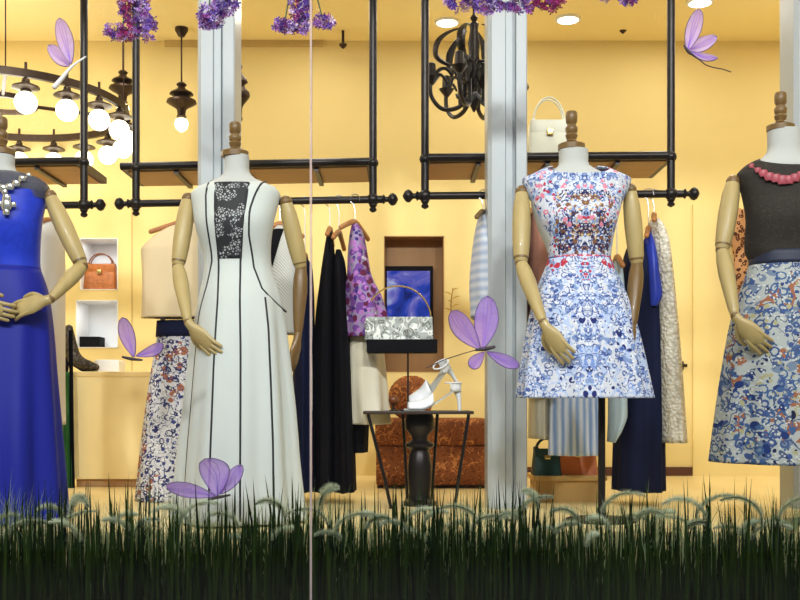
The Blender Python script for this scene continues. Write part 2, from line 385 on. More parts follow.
def baroque():
    Y = 1.75; x = PX(474,Y); t = thing('ornate_chandelier', 'ornate black wrought iron chandelier with curling leafy arms', 'chandelier', (x,Y,PZ(112,Y)))
    z = lambda py: PZ(py,Y); s = lambda n: S(n,Y)
    MB().tube([(x,Y,z(20)),(x,Y,ZC)], .008, 8).build('rod', BLACK, t)
    MB().lathe((x,Y,0), [(s(1),z(112)),(s(4),z(106)),(s(6),z(98)),(s(3),z(92)),(s(7),z(84)),(s(8),z(70)),(s(5),z(56)),(s(6),z(44)),(s(4),z(30)),(s(5),z(24)),(s(2),z(22)),(s(4),z(18)),(s(1),z(14))], n=20).build('stem', BLACK, t)
    rng = random.Random(3)
    for k in range(6):
        a = 2*PI*k/6+PI+.12; u = Vector((math.cos(a), math.sin(a), 0)); o = Vector((x,Y,0)); q = lambda r, py: o+u*s(r)+Vector((0,0,z(py)))
        m = MB().tube([q(4,96),q(16,108),q(32,110),q(43,98),q(43,82),q(34,76),q(27,84)], [.013,.014,.014,.013,.013,.011,.007], 8, smooth=5, round_=True)
        arm = m.build('arm', BLACK, t)
        MB().tube([q(43,84),q(36,72),q(28,70),q(22,78),q(24,88)], [.011,.012,.011,.01,.006], 8, smooth=5, round_=True).build('curl', BLACK, arm)
        MB().tube([q(4,62),q(24,66),q(38,58),q(37,44),q(27,34),q(12,28)], [.012,.016,.026,.03,.018,.005], 8, smooth=5, flat=.6, round_=True).build('leaf_scroll', BLACK, t)
        b = MB().lathe(q(43,82)-Vector((0,0,z(82)))+Vector((0,0,z(82))), [(.012,-.03),(.035,0),(.05,.02),(.03,.024),(.026,.1),(.01,.11)], n=12); b.build('candle_cup', BLACK, t)
        c = q(14, 84); lf = MB()
        for j in range(9):
            w = rng.uniform(0,6.28); h = rng.uniform(-.09,.12); e = c+Vector((math.cos(w)*.03, math.sin(w)*.03, h))
            lf.tube([e, e+Vector((math.cos(w)*.02, math.sin(w)*.02, .03)), e+Vector((math.cos(w)*.035, math.sin(w)*.035, .02+rng.uniform(-.05,.03)))], [.014,.013,.003], 6, flat=.4)
        lf.tube([c+Vector((0,0,-.14)), c+Vector((0,0,.1))], [.012,.016], 8).build('leaf_cluster', BLACK, t)
baroque()
for px, py, w in ((447,23,'beside the ornate iron chandelier'),(568,20,'above the cream handbag'),(700,3,'above the butterfly with the wire tail')):
    d = (ZC-.01-CZ)*F/(400-py); Y = d+CY; x = PX(px,Y)
    t = thing('ceiling_downlight', 'round recessed ceiling downlight, lit, '+w, 'ceiling light', (x,Y,ZC-.02))
    MB().lathe((x,Y,ZC-.012), [(.085,.012),(.085,0),(.07,-.002),(.066,.004)], n=24).build('trim_rim', WHITE, t)
    MB().lathe((x,Y,ZC-.014), [(.068,.004),(.068,0),(.001,-.004)], n=24).build('diffuser', DOWNL, t)
for px, py, w in ((343,46,'over the purple blossom bunch with two arms'),(623,31,'over the floral dress')):
    x, z = PX(px,2.5), PZ(py,2.5)
    o = MB().lathe((x,2.5,z), [(.002,-.02),(.012,-.012),(.028,.005),(.028,.012),(.01,.02),(.01,ZC-z)], n=14).build('sprinkler_head', IRON, None, loc=(x,2.5,z)); tag(o, 'small dark ceiling sprinkler head '+w, 'sprinkler')
# ------------------------------------------------------------------ mannequins
def finger(pts, r0, r1): return MB().tube(pts, [r0 + (r1-r0)*i/(len(pts)-1) for i in range(len(pts))], 8, smooth=3, round_=True)
def hand(parent, W, d, n, side, L=.185, curl=.35, m=None, spread=.0):
    """wrist W, hand axis d, palm normal n (fingers curl this way), side = towards the thumb"""
    m = m or WOOD
    d = Vector(d).normalized(); n = Vector(n); n = (n-d*n.dot(d)).normalized(); s_ = n.cross(d)*side; k = L/.185
    q = lambda a, b, c: W + d*a*k + s_*b*k + n*c*k
    palm = MB().tube([q(-.012,0,0), q(.01,0,0), q(.035,.002,.002), q(.065,0,.004), q(.092,-.002,.006)], [.019*k,.021*k,.034*k,.039*k,.036*k], 14, flat=[.95,.85,.5,.38,.32], ref=n, round_=True)
    h = palm.build('hand', m, parent)
    for i, (off, ln, a0) in enumerate(((.027,.072,.07),(.009,.081,.0),(-.010,.076,-.03),(-.027,.060,-.1))):
        base = q(.082, off, .005); pts = [base]; ang = curl*.5; cur = base; dd = d + s_*(a0+spread*off*10)
        dd.normalize()
        for f, extra in ((.42,0),(.32,curl*1.1),(.26,curl*.8)):
            ang += extra; v = dd*math.cos(ang)+n*math.sin(ang); cur = cur+v*ln*k*f*1.12; pts.append(cur)
        finger(pts, .0098*k, .0066*k).build('finger', m, h)
    pts = [q(.022,.020,.004), q(.046,.044,.012), q(.070,.054,.022), q(.092,.053,.032)]
    finger(pts, .0125*k, .0078*k).build('thumb', m, h)
    return h
def arm(t, sh, el, wr, d, n, side, m1=None, m2=None, sc=1., curl=.35, L=.185):
    m1 = m1 or WOOD; m2 = m2 or m1
    sh, el, wr = Vector(sh), Vector(el), Vector(wr)
    lerp = lambda a, b, f: a+(b-a)*f
    up = MB().tube([lerp(sh,el,f) for f in (.06,.2,.45,.7,.9,.96)], [.030*sc,.037*sc,.040*sc,.038*sc,.033*sc,.028*sc], 18, round_=True).build('upper_arm', m1, t)
    MB().ball(sh, .03*sc, 14).build('shoulder_joint', WOODD, up)
    MB().ball(el, .027*sc, 14).build('elbow_joint', WOODD, up)
    v = (el-sh).normalized(); MB().tube([el-v*.03*sc, el-v*.018*sc], .0315*sc, 18).build('elbow_ring', WOODD, up)
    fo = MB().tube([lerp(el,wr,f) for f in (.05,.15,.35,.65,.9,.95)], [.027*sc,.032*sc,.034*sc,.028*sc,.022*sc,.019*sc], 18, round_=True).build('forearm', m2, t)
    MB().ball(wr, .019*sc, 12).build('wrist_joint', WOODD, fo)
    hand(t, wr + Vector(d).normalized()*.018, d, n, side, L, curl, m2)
def mannequin(label, Y, axis_px, rows, cap, pole_px, arms, top_y):
    """rows: torso outline (py, left, right, depth in metres)"""
    x = PX(axis_px, Y); t = thing('mannequin', label, 'mannequin', (x, Y, 0), 'wooden armed dress forms in the window')
    L = Loft([(PZ(r[0],Y), PX((r[1]+r[2])/2,Y), Y, S((r[2]-r[1])/2,Y), r[3], 0) for r in rows], p=2.15)
    b = MB(); L.mesh(b, 40, 46, cap0=True, cap1=True); b.build('torso', TORSO, t)
    cx, c0, c1, c2 = cap                      # axis column, finial top, disc top, disc bottom rows
    x = PX(cx,Y); zt, z1, z2 = PZ(c0,Y), PZ(c1,Y), PZ(c2,Y); h = zt-z1; r = S(13.5,Y)
    k = MB().lathe((x,Y,z2-.004), [(r*.9,0),(r,.004),(r,z1-z2),(r*.8,z1-z2+.006),(r*.35,z1-z2+.009)], n=28).build('neck_cap', WOODD, t)
    pr = [(.30,0),(.42,.05),(.34,.10),(.40,.16),(.46,.24),(.38,.30),(.44,.36),(.47,.46),(.36,.54),(.32,.58),(.42,.66),(.44,.78),(.43,.92),(.36,.98),(.1,1)]
    MB().lathe((x,Y,z1), [(a*r,q*h+.004) for a, q in pr], n=20).build('finial', WOODD, k)
    xp = PX(pole_px, Y); zb = PZ(rows[-1][0], Y)
    b = MB().tube([(xp,Y+.05,.012),(xp,Y+.05,zb+.03)], .0165, 14); b.build('stand_pole', BLACK, t)
    MB().lathe((xp,Y+.05,0), [(.001,0),(.16,0),(.16,.008),(.03,.014),(.02,.03),(.02,.06)], n=32).build('stand_base', BLACK, t)
    for a in arms: arm(t, *a[0], **a[1])
    return t
Y2, Y3, Y4, Y1 = 0.0, -.03, -.12, 0.02
q = lambda px, py, Y, dy=0: P(px, py, Y+dy)
# torsos sit a little inside the clothes
mannequin('wooden armed mannequin wearing the long white gown', Y2, 237,
    [(156,225,249,.055),(170,225,249,.056),(178,220,254,.062),(183,209,265,.075),(188,199,276,.088),(200,196,279,.105),(225,200,270,.112),(262,207,267,.098),(300,200,274,.125),(330,196,280,.125)],
    (235,123,151,157), 262,
    [((q(188,199,Y2),q(178,266,Y2,-.06),q(188,322,Y2,-.19),(.64,-.12,-.75),(.55,.8,.1),1), dict(curl=.2, sc=.98, L=.195)),
     ((q(286,202,Y2,.02),q(301,268,Y2,.05),q(298,334,Y2,.02),(-.12,-.1,-1),(-.5,.2,0),-1), dict(m1=WOOD, m2=WOODD, sc=.98, curl=.3))], 156)  # second forearm and hand in darker wood, shade put into the colour
mannequin('wooden armed mannequin wearing the knee length floral dress', Y3, 573,
    [(150,559,588,.058),(164,559,588,.06),(171,552,597,.07),(177,538,611,.085),(184,533,622,.1),(200,531,622,.11),(225,537,615,.115),(262,550,608,.1),(300,545,615,.125),(330,540,622,.125)],
    (571.5,112,144,150), 604,
    [((q(522,192,Y3),q(521,263,Y3,-.08),q(543,322,Y3,-.23),(.5,-.14,-.85),(.6,.8,0),1), dict(sc=1.02, curl=.25, L=.2)),
     ((q(630,190,Y3,.02),q(637,264,Y3,.02),q(632,327,Y3,-.06),(.0,-.15,-1),(-.8,.3,0),-1), dict(sc=1.0, m1=WOOD, m2=WOODD, curl=.35))], 150)  # same here: the shaded lower arm takes the dark wood colour
mannequin('wooden armed mannequin in the black top and patterned skirt', Y4, 786,
    [(130,768,800,.06),(150,768,801,.062),(160,760,808,.072),(168,750,824,.09),(180,745,830,.105),(205,748,826,.115),(235,753,821,.112),(258,757,817,.1),(300,750,826,.125),(330,745,830,.125)],
    (780.5,93,125,131), 826,
    [((q(733,182,Y4),q(722,250,Y4,-.06),q(735,316,Y4,-.19),(.62,-.16,-.75),(.55,.8,.1),1), dict(sc=1.02, curl=.28, L=.2)),
     ((q(840,184,Y4,.02),q(851,252,Y4,.0),q(845,318,Y4,-.08),(-.1,-.1,-1),(-.8,.3,0),-1), dict(sc=1.02))], 130)
mannequin('wooden armed mannequin in the blue gown, hands joined at the waist', Y1, 0,
    [(150,-13,14,.055),(168,-13,14,.057),(174,-18,22,.066),(180,-30,36,.085),(187,-37,43,.1),(205,-37,41,.112),(235,-34,37,.108),(268,-32,34,.1),(300,-36,40,.125),(330,-38,44,.125)],
    (1.5,118,149,155), 28,
    [((q(50,196,Y1),q(82,266,Y1,-.03),q(51,299,Y1,-.17),(-.86,-.06,-.24),(-.05,.75,-.25),1), dict(sc=1.02, curl=.3, L=.2)),
     ((q(-48,196,Y1),q(-76,268,Y1,-.05),q(-30,300,Y1,-.2),(.85,-.12,-.3),(.1,.7,.1),-1), dict(sc=1.02, curl=.3, L=.2))], 150)

# ------------------------------------------------------------------ clothes on the mannequins
def shell(name, rows, Y, m, parent=None, loc=None, nf=9, ph=0., p=2.2, n=120, nz=60, label=None, cat=None, solid=.004, neck=0):
    L = Loft([(PZ(r[0],Y), PX((r[1]+r[2])/2,Y), Y+(r[5] if len(r) > 5 else 0), S((r[2]-r[1])/2,Y), r[3], r[4]) for r in rows], nf=nf, ph=ph, p=p)
    b = MB(); (L.mesh_neck(b, neck, n, nz) if neck else L.mesh(b, n, nz)); o = b.build(name, m, parent, loc=loc, solid=solid); o.modifiers[-1].offset = 1
    if label: tag(o, label, cat)
    return o, L
def line_on(L, pts, Y, r, off=.003, n=26):   # piping along (px,py) waypoints on the front of a garment
    ys = [p[1] for p in pts]; xs = [p[0] for p in pts]
    zz = np.linspace(ys[0], ys[-1], n); return MB().tube([L.front(PX(400+(float(np.interp(y, ys, xs))-400)*(1-.12/(Y-CY)),Y), PZ(y,Y), off) for y in zz], r, 8)
GOWN = mat('white_crepe', (.52,.555,.52), .6, var=.03, scale=20, sheen=.2)
def lace():
    t = NT('black_lace'); p = t.n('BsdfPrincipled', i_Roughness=.7); tc = t.n('TexCoord')
    v = t.n('TexVoronoi', i_Scale=85.0); v.feature = 'DISTANCE_TO_EDGE'; t.l(tc.outputs['Object'], v.inputs['Vector'])
    w = t.n('TexNoise', i_Scale=16.0, i_Detail=3.0); t.l(tc.outputs['Object'], w.inputs['Vector'])
    a = t.math('MULTIPLY', t.math('GREATER_THAN', v.outputs['Distance'], .16), t.math('GREATER_THAN', w.outputs['Fac'], .46))
    t.l(t.mix(a, (.012,.012,.014,1), (.34,.36,.36,1)), p.inputs['Base Color']); t.l(p.outputs[0], t.out.inputs[0]); return t.m
LACE = lace(); PIPE = mat('black_piping', (.012,.012,.014), .6)
# --- long white gown
root = thing('white_gown', 'long white sleeveless gown with black piping and black lace bodice panel', 'dress', (PX(237,Y2),Y2,0))
body, L2 = shell('gown_body', [(182,221,255,.072,0),(184,210,265,.082,0),(188,199,275,.096,0),(194,192,279,.108,0),(206,194,277,.115,0,-.008),(225,197,273,.125,0,-.022),(262,205,270,.108,.0),(300,200,281,.15,.008),(340,193,288,.185,.028),(400,186,295,.22,.05),(470,178,301,.26,.065),(519,173,307,.28,.07)], Y2, GOWN, root, nf=7, ph=.6, neck=.022)
ys = list(range(186, 264, 4)); b = MB(); L2.patch(b, [PZ(y,Y2) for y in ys], [PX(400+(214+(y-186)*.05-400)*.973,Y2) for y in ys], [PX(400+(248-(y-186)*.09-400)*.973,Y2) for y in ys], off=.006); b.build('lace_panel', LACE, root, solid=.002)
for pts in ([(214,187),(216,225),(218,264),(219,300),(217,370),(216,440),(215,515)], [(248,187),(244,225),(240,264),(241,300),(243,350),(244,430),(245,515)],
            [(207,181),(205,200),(207,225),(211,262),(206,288),(199,312),(195,340)], [(262,182),(254,200),(250,215),(249,240),(253,270),(262,292),(276,306),(283,312)],
            [(265,300),(269,330),(272,380),(275,440),(277,515)], [(196,345),(191,400),(187,450),(184,515)], [(214,188),(231,190),(248,188)]):
    if len(pts) == 3: MB().tube([L2.front(PX(400+(x-400)*.973,Y2),PZ(y,Y2),.004) for x, y in [(214+34*i/10, 187.5) for i in range(11)]], .003, 8).build('piping', PIPE, root)
    else: line_on(L2, pts, Y2, .0048).build('piping', PIPE, root)
# --- floral dress
B1, B2, B3 = sr(72,92,150), sr(35,45,105), sr(125,146,188)
RED, PINK, RUST, CREAM = sr(180,50,70), sr(215,130,150), sr(125,85,60), sr(205,208,216)
xw = Y3; zz = lambda py: PZ(py, Y3)
FLOR = print_mat('floral_cotton', CREAM, [
    ('wave', 12, -1, .055, sr(176,192,222)), ('ring', 32, -1, .40, B3, 9, .48), ('ring', 32, .30, .42, B1, 9, .47), ('ring', 32, -1, .15, B2, 9, .42), ('ring', 58, -1, .24, B1, 12, .46), ('wave', 28, -1, .03, B1, 7, .47), ('ring', 48, -1, .22, sr(230,232,240)),
    ('ring', 38, -1, .45, RUST, 12, .40, zz(258), zz(200), .125), ('ring', 55, -1, .34, sr(200,170,120), 12, .48, zz(258), zz(196), .14), ('wave', 32, -1, .06, sr(40,40,80), 9, .44, zz(255), zz(195), .11), ('ring', 28, -1, .32, PINK, 10, .52, zz(235), zz(150)), ('ring', 42, -1, .3, RED, 9, .5, zz(285), zz(185)),
    ('ring', 32, -1, .42, RED, 8, .46, zz(272), zz(258)), ('ring', 22, -1, .33, B2, 7, .53, zz(400), zz(320)), ('ring', 22, .2, .3, sr(120,150,215), 7, .5, zz(400), zz(320)), ('ring', 62, -1, .26, CREAM, 10, .48)])
root = thing('floral_dress', 'sleeveless knee length white dress with blue and red floral print', 'dress', (PX(580,Y3),Y3,0))
body, L3 = shell('dress_body', [(167,553,597,.082,0),(170,543,608,.092,0),(175,533,620,.103,0),(180,523,630,.106,0),(188,525,628,.112,0),(202,532,621,.116,0,-.008),(222,539,615,.122,0,-.022),(242,547,611,.112,0,-.008),(262,550,609,.108,0)], Y3, FLOR, root, p=2.2, neck=.05)
sk, L3b = shell('skirt', [(260,549,610,.114,0),(268,546,613,.12,.004),(290,537,623,.15,.02),(330,526,636,.19,.036),(398,514,651,.235,.055)], Y3, FLOR, root, nf=8, ph=.9)
b = MB(); rr = [list(map(tuple, L3.ring(PZ(y,Y3), 90, .005))) for y in (267,264,261,258)]; b.grid(rr, True, False, False)
b.build('waistband', print_mat('red_band', sr(214,90,105), [('ring', 40, -1, .35, sr(240,215,220)), ('wave', 30, -1, .05, B1)]), root)
# --- black top and patterned skirt
TOP = print_mat('black_knit', (.028,.023,.018), [('wave', 60, -1, .02, (.05,.04,.03))], mirror=False)
root = thing('blouse', 'sleeveless black top with a round neck, tucked into the patterned skirt', 'blouse', (PX(786,Y4),Y4,PZ(258,Y4)))
_, L4 = shell('top_body', [(160,760,810,.084,0),(163,752,820,.096,0),(168,744,829,.108,0),(176,738,834,.114,0),(195,743,830,.122,0,-.01),(220,746,826,.126,0,-.024),(250,747,824,.124,.006),(260,751,822,.118,.004)], Y4, TOP, root, neck=.045)
root = thing('patterned_skirt', 'flared midi skirt with grey, blue and rust scroll print', 'skirt', (PX(786,Y4),Y4,PZ(470,Y4)))
G0 = sr(168,173,170)
zz = lambda py: PZ(py, Y4)-PZ(470, Y4)
SKM = print_mat('scroll_print', G0, [('ring', 16, -1, .42, sr(110,126,148), 7, .5), ('wave', 12, -1, .03, sr(70,85,115), 6, .42), ('ring', 24, .26, .42, sr(60,80,130), 8, .44), ('ring', 24, -1, .17, sr(28,36,75)), ('ring', 40, -1, .28, sr(50,70,120), 9, .5),
    ('wave', 8, -1, .045, sr(150,95,68), 5, .5, zz(440), zz(275), .26), ('ring', 15, -1, .34, sr(160,105,75), 6, .53, zz(410), zz(290), .24), ('ring', 30, -1, .3, sr(165,160,120), 7, .5), ('ring', 15, -1, .28, sr(30,50,105), 6, .5, zz(470), zz(370)), ('ring', 19, .28, .4, sr(60,90,135), 5, .48), ('ring', 60, -1, .28, sr(195,198,192), 12, .48),
    ('ring', 13, -1, .2, sr(25,30,60), 4, .4, zz(470), zz(270), .07)])
_, L4b = shell('skirt_body', [(262,752,822,.125,0),(275,748,826,.14,.006),(310,736,836,.18,.02),(380,723,852,.23,.036),(462,712,866,.27,.05)], Y4, SKM, root, nf=7, ph=2.2)
b = MB(); Lw = Loft([(PZ(r[0],Y4), PX((r[1]+r[2])/2,Y4), Y4, S((r[2]-r[1])/2,Y4), r[3], 0) for r in [(253,750,824,.132),(266,750,825,.136)]]); Lw.mesh(b, 90, 5); b.build('waistband', mat('navy_belt', (.015,.02,.045), .5), root, solid=.003)
# --- blue gown
def blue():
    return mat('royal_blue_satin', sr(24,34,140), .5, var=.10, scale=5, spec=.2, stretch=(3,3,.4))
BLUE = blue(); BLUE2 = print_mat('blue_jacquard', sr(36,60,190), [('wave', 9, -1, .06, sr(34,56,182))], rough=.4)
root = thing('blue_gown', 'floor length royal blue gown with a sheer navy yoke', 'dress', (PX(3,Y1),Y1,0))
_, Ly = shell('sheer_yoke', [(174,-20,25,.078,0),(178,-30,37,.09,0),(183,-38,45,.104,0),(190,-43,49,.114,0),(200,-43,47,.12,0)], Y1, sheer('navy_mesh', (.17,.17,.22), .6), root, solid=.002)
_, L1 = shell('bodice', [(193,-42,46,.122,0),(205,-41,44,.122,0,-.008),(225,-38,41.5,.124,0,-.022),(262,-34,38,.114,0),(272,-33,39,.112,0)], Y1, BLUE2, root)
_, L1b = shell('skirt', [(270,-34,39,.113,0),(290,-39,46,.13,.004),(320,-43,51,.15,.014),(380,-50,56,.19,.028),(450,-57,62,.24,.045),(519,-64,68,.27,.055)], Y1, BLUE, root, nf=6, ph=1.1)
b = MB(); rr = [list(map(tuple, L1.ring(PZ(y,Y1), 90, .005))) for y in (271.5,270,268)]; b.grid(rr, True, False, False); b.build('waist_seam', BLUE, root)

# ------------------------------------------------------------------ necklaces
def necklace(label, Ls, Y, pts, sizes, m, chain_m, pend=None, z0=None):
    c = Ls(*pts[len(pts)//2]); t = thing('necklace', label, 'necklace', c)
    P3 = [Ls(*p) for p in pts]
    MB().tube(P3, .0035, 6, smooth=3).build('chain', chain_m, t)
    for i, (p, s_) in enumerate(zip(P3, sizes)):
        MB().ball(p+Vector((0,-.006,0)), s_, 8, (1,.6,1)).build('stone', m, t)
    for (p, s_) in pend or ():
        MB().ball(Ls(*p)+Vector((0,-.008,0)), s_, 8, (1,.55,1.1)).build('pendant_stone', m, t)
SIL = mat('silver_crystal', (.75,.76,.72), .18, .8, var=.3, scale=90)
CORAL = mat('coral_bead', sr(165,75,85), .4, var=.4, scale=70)
def on(L, Y, lim):
    k = (Y-.115-CY)/(Y-CY)
    return lambda px, py: L.front(PX(400+(px-400)*k,Y), PZ(400+(py-400)*k,Y), .006)
fy = on(Loft([(PZ(r[0],Y1), PX((r[1]+r[2])/2,Y1), Y1, S((r[2]-r[1])/2,Y1), r[3], 0) for r in [(150,-15,16,.06),(166,-15,16,.062),(174,-21,26,.08),(183,-38,45,.112),(195,-43,47,.142),(215,-40,43,.158)]]), Y1, 9)
necklace('chunky silver crystal necklace with a big pendant, on the blue gown', fy, Y1, [(-14,172),(-11,178),(-6,184),(0,188),(6,190),(12,188),(17,184),(21,178),(23,172)], [.014,.016,.018,.019,.02,.019,.018,.016,.014], SIL, SIL,
    [((8,194),.014),((10,200),.020),((10,207),.026),((4,206),.014),((16,206),.014),((10,214),.016)])
f4 = on(Loft([(PZ(r[0],Y4), PX((r[1]+r[2])/2,Y4), Y4, S((r[2]-r[1])/2,Y4), r[3], 0) for r in [(150,766,803,.066),(158,760,810,.08),(163,752,820,.1),(168,744,829,.112),(180,738,834,.126)]]), Y4, 9)
necklace('chunky coral pink bead necklace on the black top', f4, Y4, [(756,163),(760,169),(764,173),(769,177),(775,179),(781,181),(787,181),(793,179),(799,176),(804,172),(808,166)], [.013,.015,.020,.023,.024,.026,.024,.023,.020,.015,.013], CORAL, CORAL)
# ------------------------------------------------------------------ hanging clothes
def cloth(name, label, cat, Y, rows, m, nf=5, ph=0., group=None, parts=None, p=2.0, n=72):
    """rows: (py, left, right, depth, fold)"""
    x = PX((rows[0][1]+rows[0][2])/2, Y); zb = PZ(rows[-1][0], Y)
    L = Loft([(PZ(r[0],Y), PX((r[1]+r[2])/2,Y), Y, S((r[2]-r[1])/2,Y), r[3], r[4]) for r in rows], nf=nf, ph=ph, p=p)
    b = MB(); L.mesh(b, n, 44)
    if parts:
        root = thing(name, label, cat, (x,Y,zb), group); b.build(cat.replace(' ','_')+'_body', m, root, solid=.003); return root, L
    o = b.build(name, m, None, loc=(x,Y,zb), solid=.003); tag(o, label, cat, group); return o, L
def hanger(label, px, Y, py, yaw, w=.2, m=HANGW, railz=RAILZ):
    """py = row of the hanger's neck; yaw 0 faces the street, pi/2 is edge-on"""
    x, z = PX(px,Y), PZ(py,Y); t = thing('clothes_hanger', label, 'clothes hanger', (x,Y,z), 'wooden clothes hangers on the rails')
    u = Vector((math.cos(yaw), math.sin(yaw), 0)); c = Vector((x,Y,z))
    MB().tube([c-u*w+Vector((0,0,-.06)), c-u*w*.5+Vector((0,0,-.025)), c, c+u*w*.5+Vector((0,0,-.025)), c+u*w+Vector((0,0,-.06))], [.013,.013,.015,.013,.013], 10, smooth=4, round_=True).build('shoulder_bar', m, t)
    top = railz+.022; v = Vector((-u.y, u.x, 0)); r = .026; hk = [c, Vector((x,Y,railz-.06))]
    hk += [Vector((x,Y,railz))+v*r*math.sin(a)+Vector((0,0,-r*math.cos(a))) for a in np.linspace(.3, 5.0, 14)]
    MB().tube(hk, .0028, 6).build('hook', STEEL, t)
    return t
GREY_W = mat('white_shirt_cotton', (.66,.64,.61), .8, var=.05)
BEIGE = mat('beige_crepe', sr(226,205,165), .8, var=.04)
PRINT2 = print_mat('navy_rust_print', sr(205,205,208), [('ring', 30, -1, .3, sr(60,70,130)), ('ring', 24, .3, .42, sr(40,45,85), 9, .45), ('ring', 18, -1, .42, sr(165,105,80), 5, .46), ('wave', 24, -1, .03, sr(50,55,100)), ('ring', 50, -1, .28, sr(225,225,225))], mirror=False)
BLK = mat('black_dress_cloth', (.006,.005,.006), .8, var=.3, spec=.08); NAVY = mat('navy_crepe', (.009,.012,.04), .75, var=.2, spec=.1)
PURP = print_mat('purple_orchid_print', sr(150,135,168), [('ring', 24, -1, .52, sr(115,70,150)), ('ring', 32, -1, .4, sr(175,115,185)), ('ring', 26, -1, .28, sr(60,45,120), 9, .45), ('ring', 22, -1, .4, sr(100,35,70), 6, .5), ('ring', 20, -1, .22, sr(215,210,225), 6, .52)], mirror=False)
OFFW = mat('ivory_cloth', sr(222,214,190), .8, var=.05)
def stripe(name, a, b, sc, w):
    t = NT(name); p = t.n('BsdfPrincipled', i_Roughness=.7); tc = t.n('TexCoord'); wv = t.n('TexWave', i_Scale=sc, i_Distortion=.6); wv.bands_direction = w
    t.l(tc.outputs['Object'], wv.inputs['Vector']); t.l(t.mix(wv.outputs['Fac'], c4(a), c4(b)), p.inputs['Base Color']); t.l(p.outputs[0], t.out.inputs[0]); return t.m
PIN = stripe('grey_pinstripe', sr(165,165,158), sr(215,215,206), 34, 'DIAGONAL'); BLST = stripe('blue_white_pleats', sr(135,165,212), sr(225,233,246), 9, 'X'); BLST2 = stripe('soft_blue_stripe', sr(165,180,205), sr(205,210,218), 7, 'Z')
def furry():
    t = NT('ivory_lace'); p = t.n('BsdfPrincipled', i_Roughness=.9); tc = t.n('TexCoord'); v = t.n('TexVoronoi', i_Scale=55.0); t.l(tc.outputs['Object'], v.inputs['Vector'])
    t.l(t.mix(v.outputs['Distance'], c4(sr(250,246,232)), c4(sr(190,180,158))), p.inputs['Base Color'])
    b = t.n('Bump', i_Strength=.8, i_Distance=.012); t.l(v.outputs['Distance'], b.inputs['Height']); t.l(b.outputs[0], p.inputs['Normal']); t.l(p.outputs[0], t.out.inputs[0]); return t.m
LACEW = furry()
LEO = print_mat('leopard_print', sr(175,130,88), [('ring', 34, .18, .48, sr(70,35,18)), ('ring', 34, -1, .12, sr(150,90,50))], mirror=False)
# rack behind the blue gown
cloth('white_blouse', 'white blouse hanging behind the elbow of the blue gowned mannequin', 'blouse', .97, [(222,47,53,.03,0),(228,43,57,.1,0),(240,41,60,.17,.0),(300,38,61,.19,.03),(380,36,61,.2,.05),(425,36,62,.2,.06)], GREY_W, ph=1)
hanger('wooden hanger holding the white blouse behind the blue gown', 50, .97, 220, PI/2*.9)
# rack behind the white gown
Yb = .90
cloth('beige_blouse', 'beige blouse hanging between the butterfly and the white gown', 'blouse', Yb, [(223,182,196,.03,0),(228,166,210,.05,0),(240,149,228,.07,0),(250,141,236,.085,.0),(280,141,236,.095,.02),(318,140,238,.1,.035)], BEIGE, nf=6, ph=.7)
hanger('wooden hanger holding the beige blouse', 189, Yb, 221, .1)
o, L = cloth('floral_skirt', 'long navy and rust floral skirt with a dark waistband, under the beige blouse', 'skirt', .93, [(322,158,205,.08,0),(336,157,207,.09,.006),(372,150,216,.12,.025),(440,139,228,.15,.045),(500,131,238,.17,.06)], PRINT2, nf=6, ph=2, parts=True)
b = MB(); Lw = Loft([(PZ(r[0],.93), PX((r[1]+r[2])/2,.93), .93, S((r[2]-r[1])/2,.93), r[3], 0) for r in [(321,157,206,.086),(337,156,208,.094)]]); Lw.mesh(b, 60, 4); b.build('waistband', NAVY, o, solid=.003)
hg = thing('clip_hanger', 'thin steel clip hanger carrying the navy and rust floral skirt', 'clothes hanger', (PX(182,.93),.93,PZ(318,.93)))
MB().tube([(PX(160,.93),.93,PZ(318,.93)),(PX(203,.93),.93,PZ(318,.93))], .006, 8).build('bar', STEEL, hg)
xh = PX(182,.93); MB().tube([(xh,.93,PZ(318,.93)),(xh,.93,RAILZ-.05)]+[(xh, .93+.026*math.sin(a), RAILZ-.0-.026*math.cos(a)) for a in np.linspace(.3,5,12)], .0028, 6).build('hook', STEEL, hg)
for p_ in (163,200): MB().box((PX(p_,.93)-.012,.92,PZ(326,.93)),(PX(p_,.93)+.012,.94,PZ(315,.93))).build('clip', STEEL, hg, flat=True)
Yb = .84
o, L = cloth('pinstripe_jacket', 'grey pinstripe jacket with black lapels, beside the hip of the white gown', 'jacket', Yb, [(226,277,283,.03,0),(232,271,290,.05,0),(244,264,298,.07,0),(290,261,302,.09,.02),(334,259,304,.1,.03)], PIN, nf=5, parts=True)
b = MB(); ys = np.linspace(230, 268, 14); L.patch(b, [PZ(y,Yb) for y in ys], [PX(271+(y-230)*.02,Yb) for y in ys], [PX(285-(y-230)*.28,Yb) for y in ys], n=5, off=.006); b.build('lapel', BLK, o, solid=.003)
hanger('wooden hanger holding the pinstripe jacket', 280, Yb, 224, .25, .12)
cloth('navy_dress', 'long navy dress hanging in a narrow strip beside the white gown and the glass joint', 'dress', .87, [(258,303,307,.03,0),(266,300,312,.12,0),(330,295,315,.17,.03),(490,290,318,.2,.06)], NAVY, ph=2)
hanger('wooden hanger holding the navy dress beside the glass joint', 305, .87, 255, PI/2, .15)
cloth('black_dress', 'long black dress hanging nearest to the glass joint', 'dress', .86, [(233,327,332,.03,0),(246,325,334,.1,0),(275,321,336,.17,.02),(330,315,337,.19,.04),(490,313,338,.22,.07)], BLK, ph=.5)
hanger('wooden hanger holding the black dress nearest the glass joint', 330, .86, 229, PI/2)
cloth('black_dress', 'long black dress hanging between another black dress and the purple floral blouse', 'dress', .83, [(250,336,341,.03,0),(262,334,345,.1,0),(300,333,349,.17,.02),(340,333,352,.19,.04),(490,332,358,.22,.07)], BLK, ph=2.5)
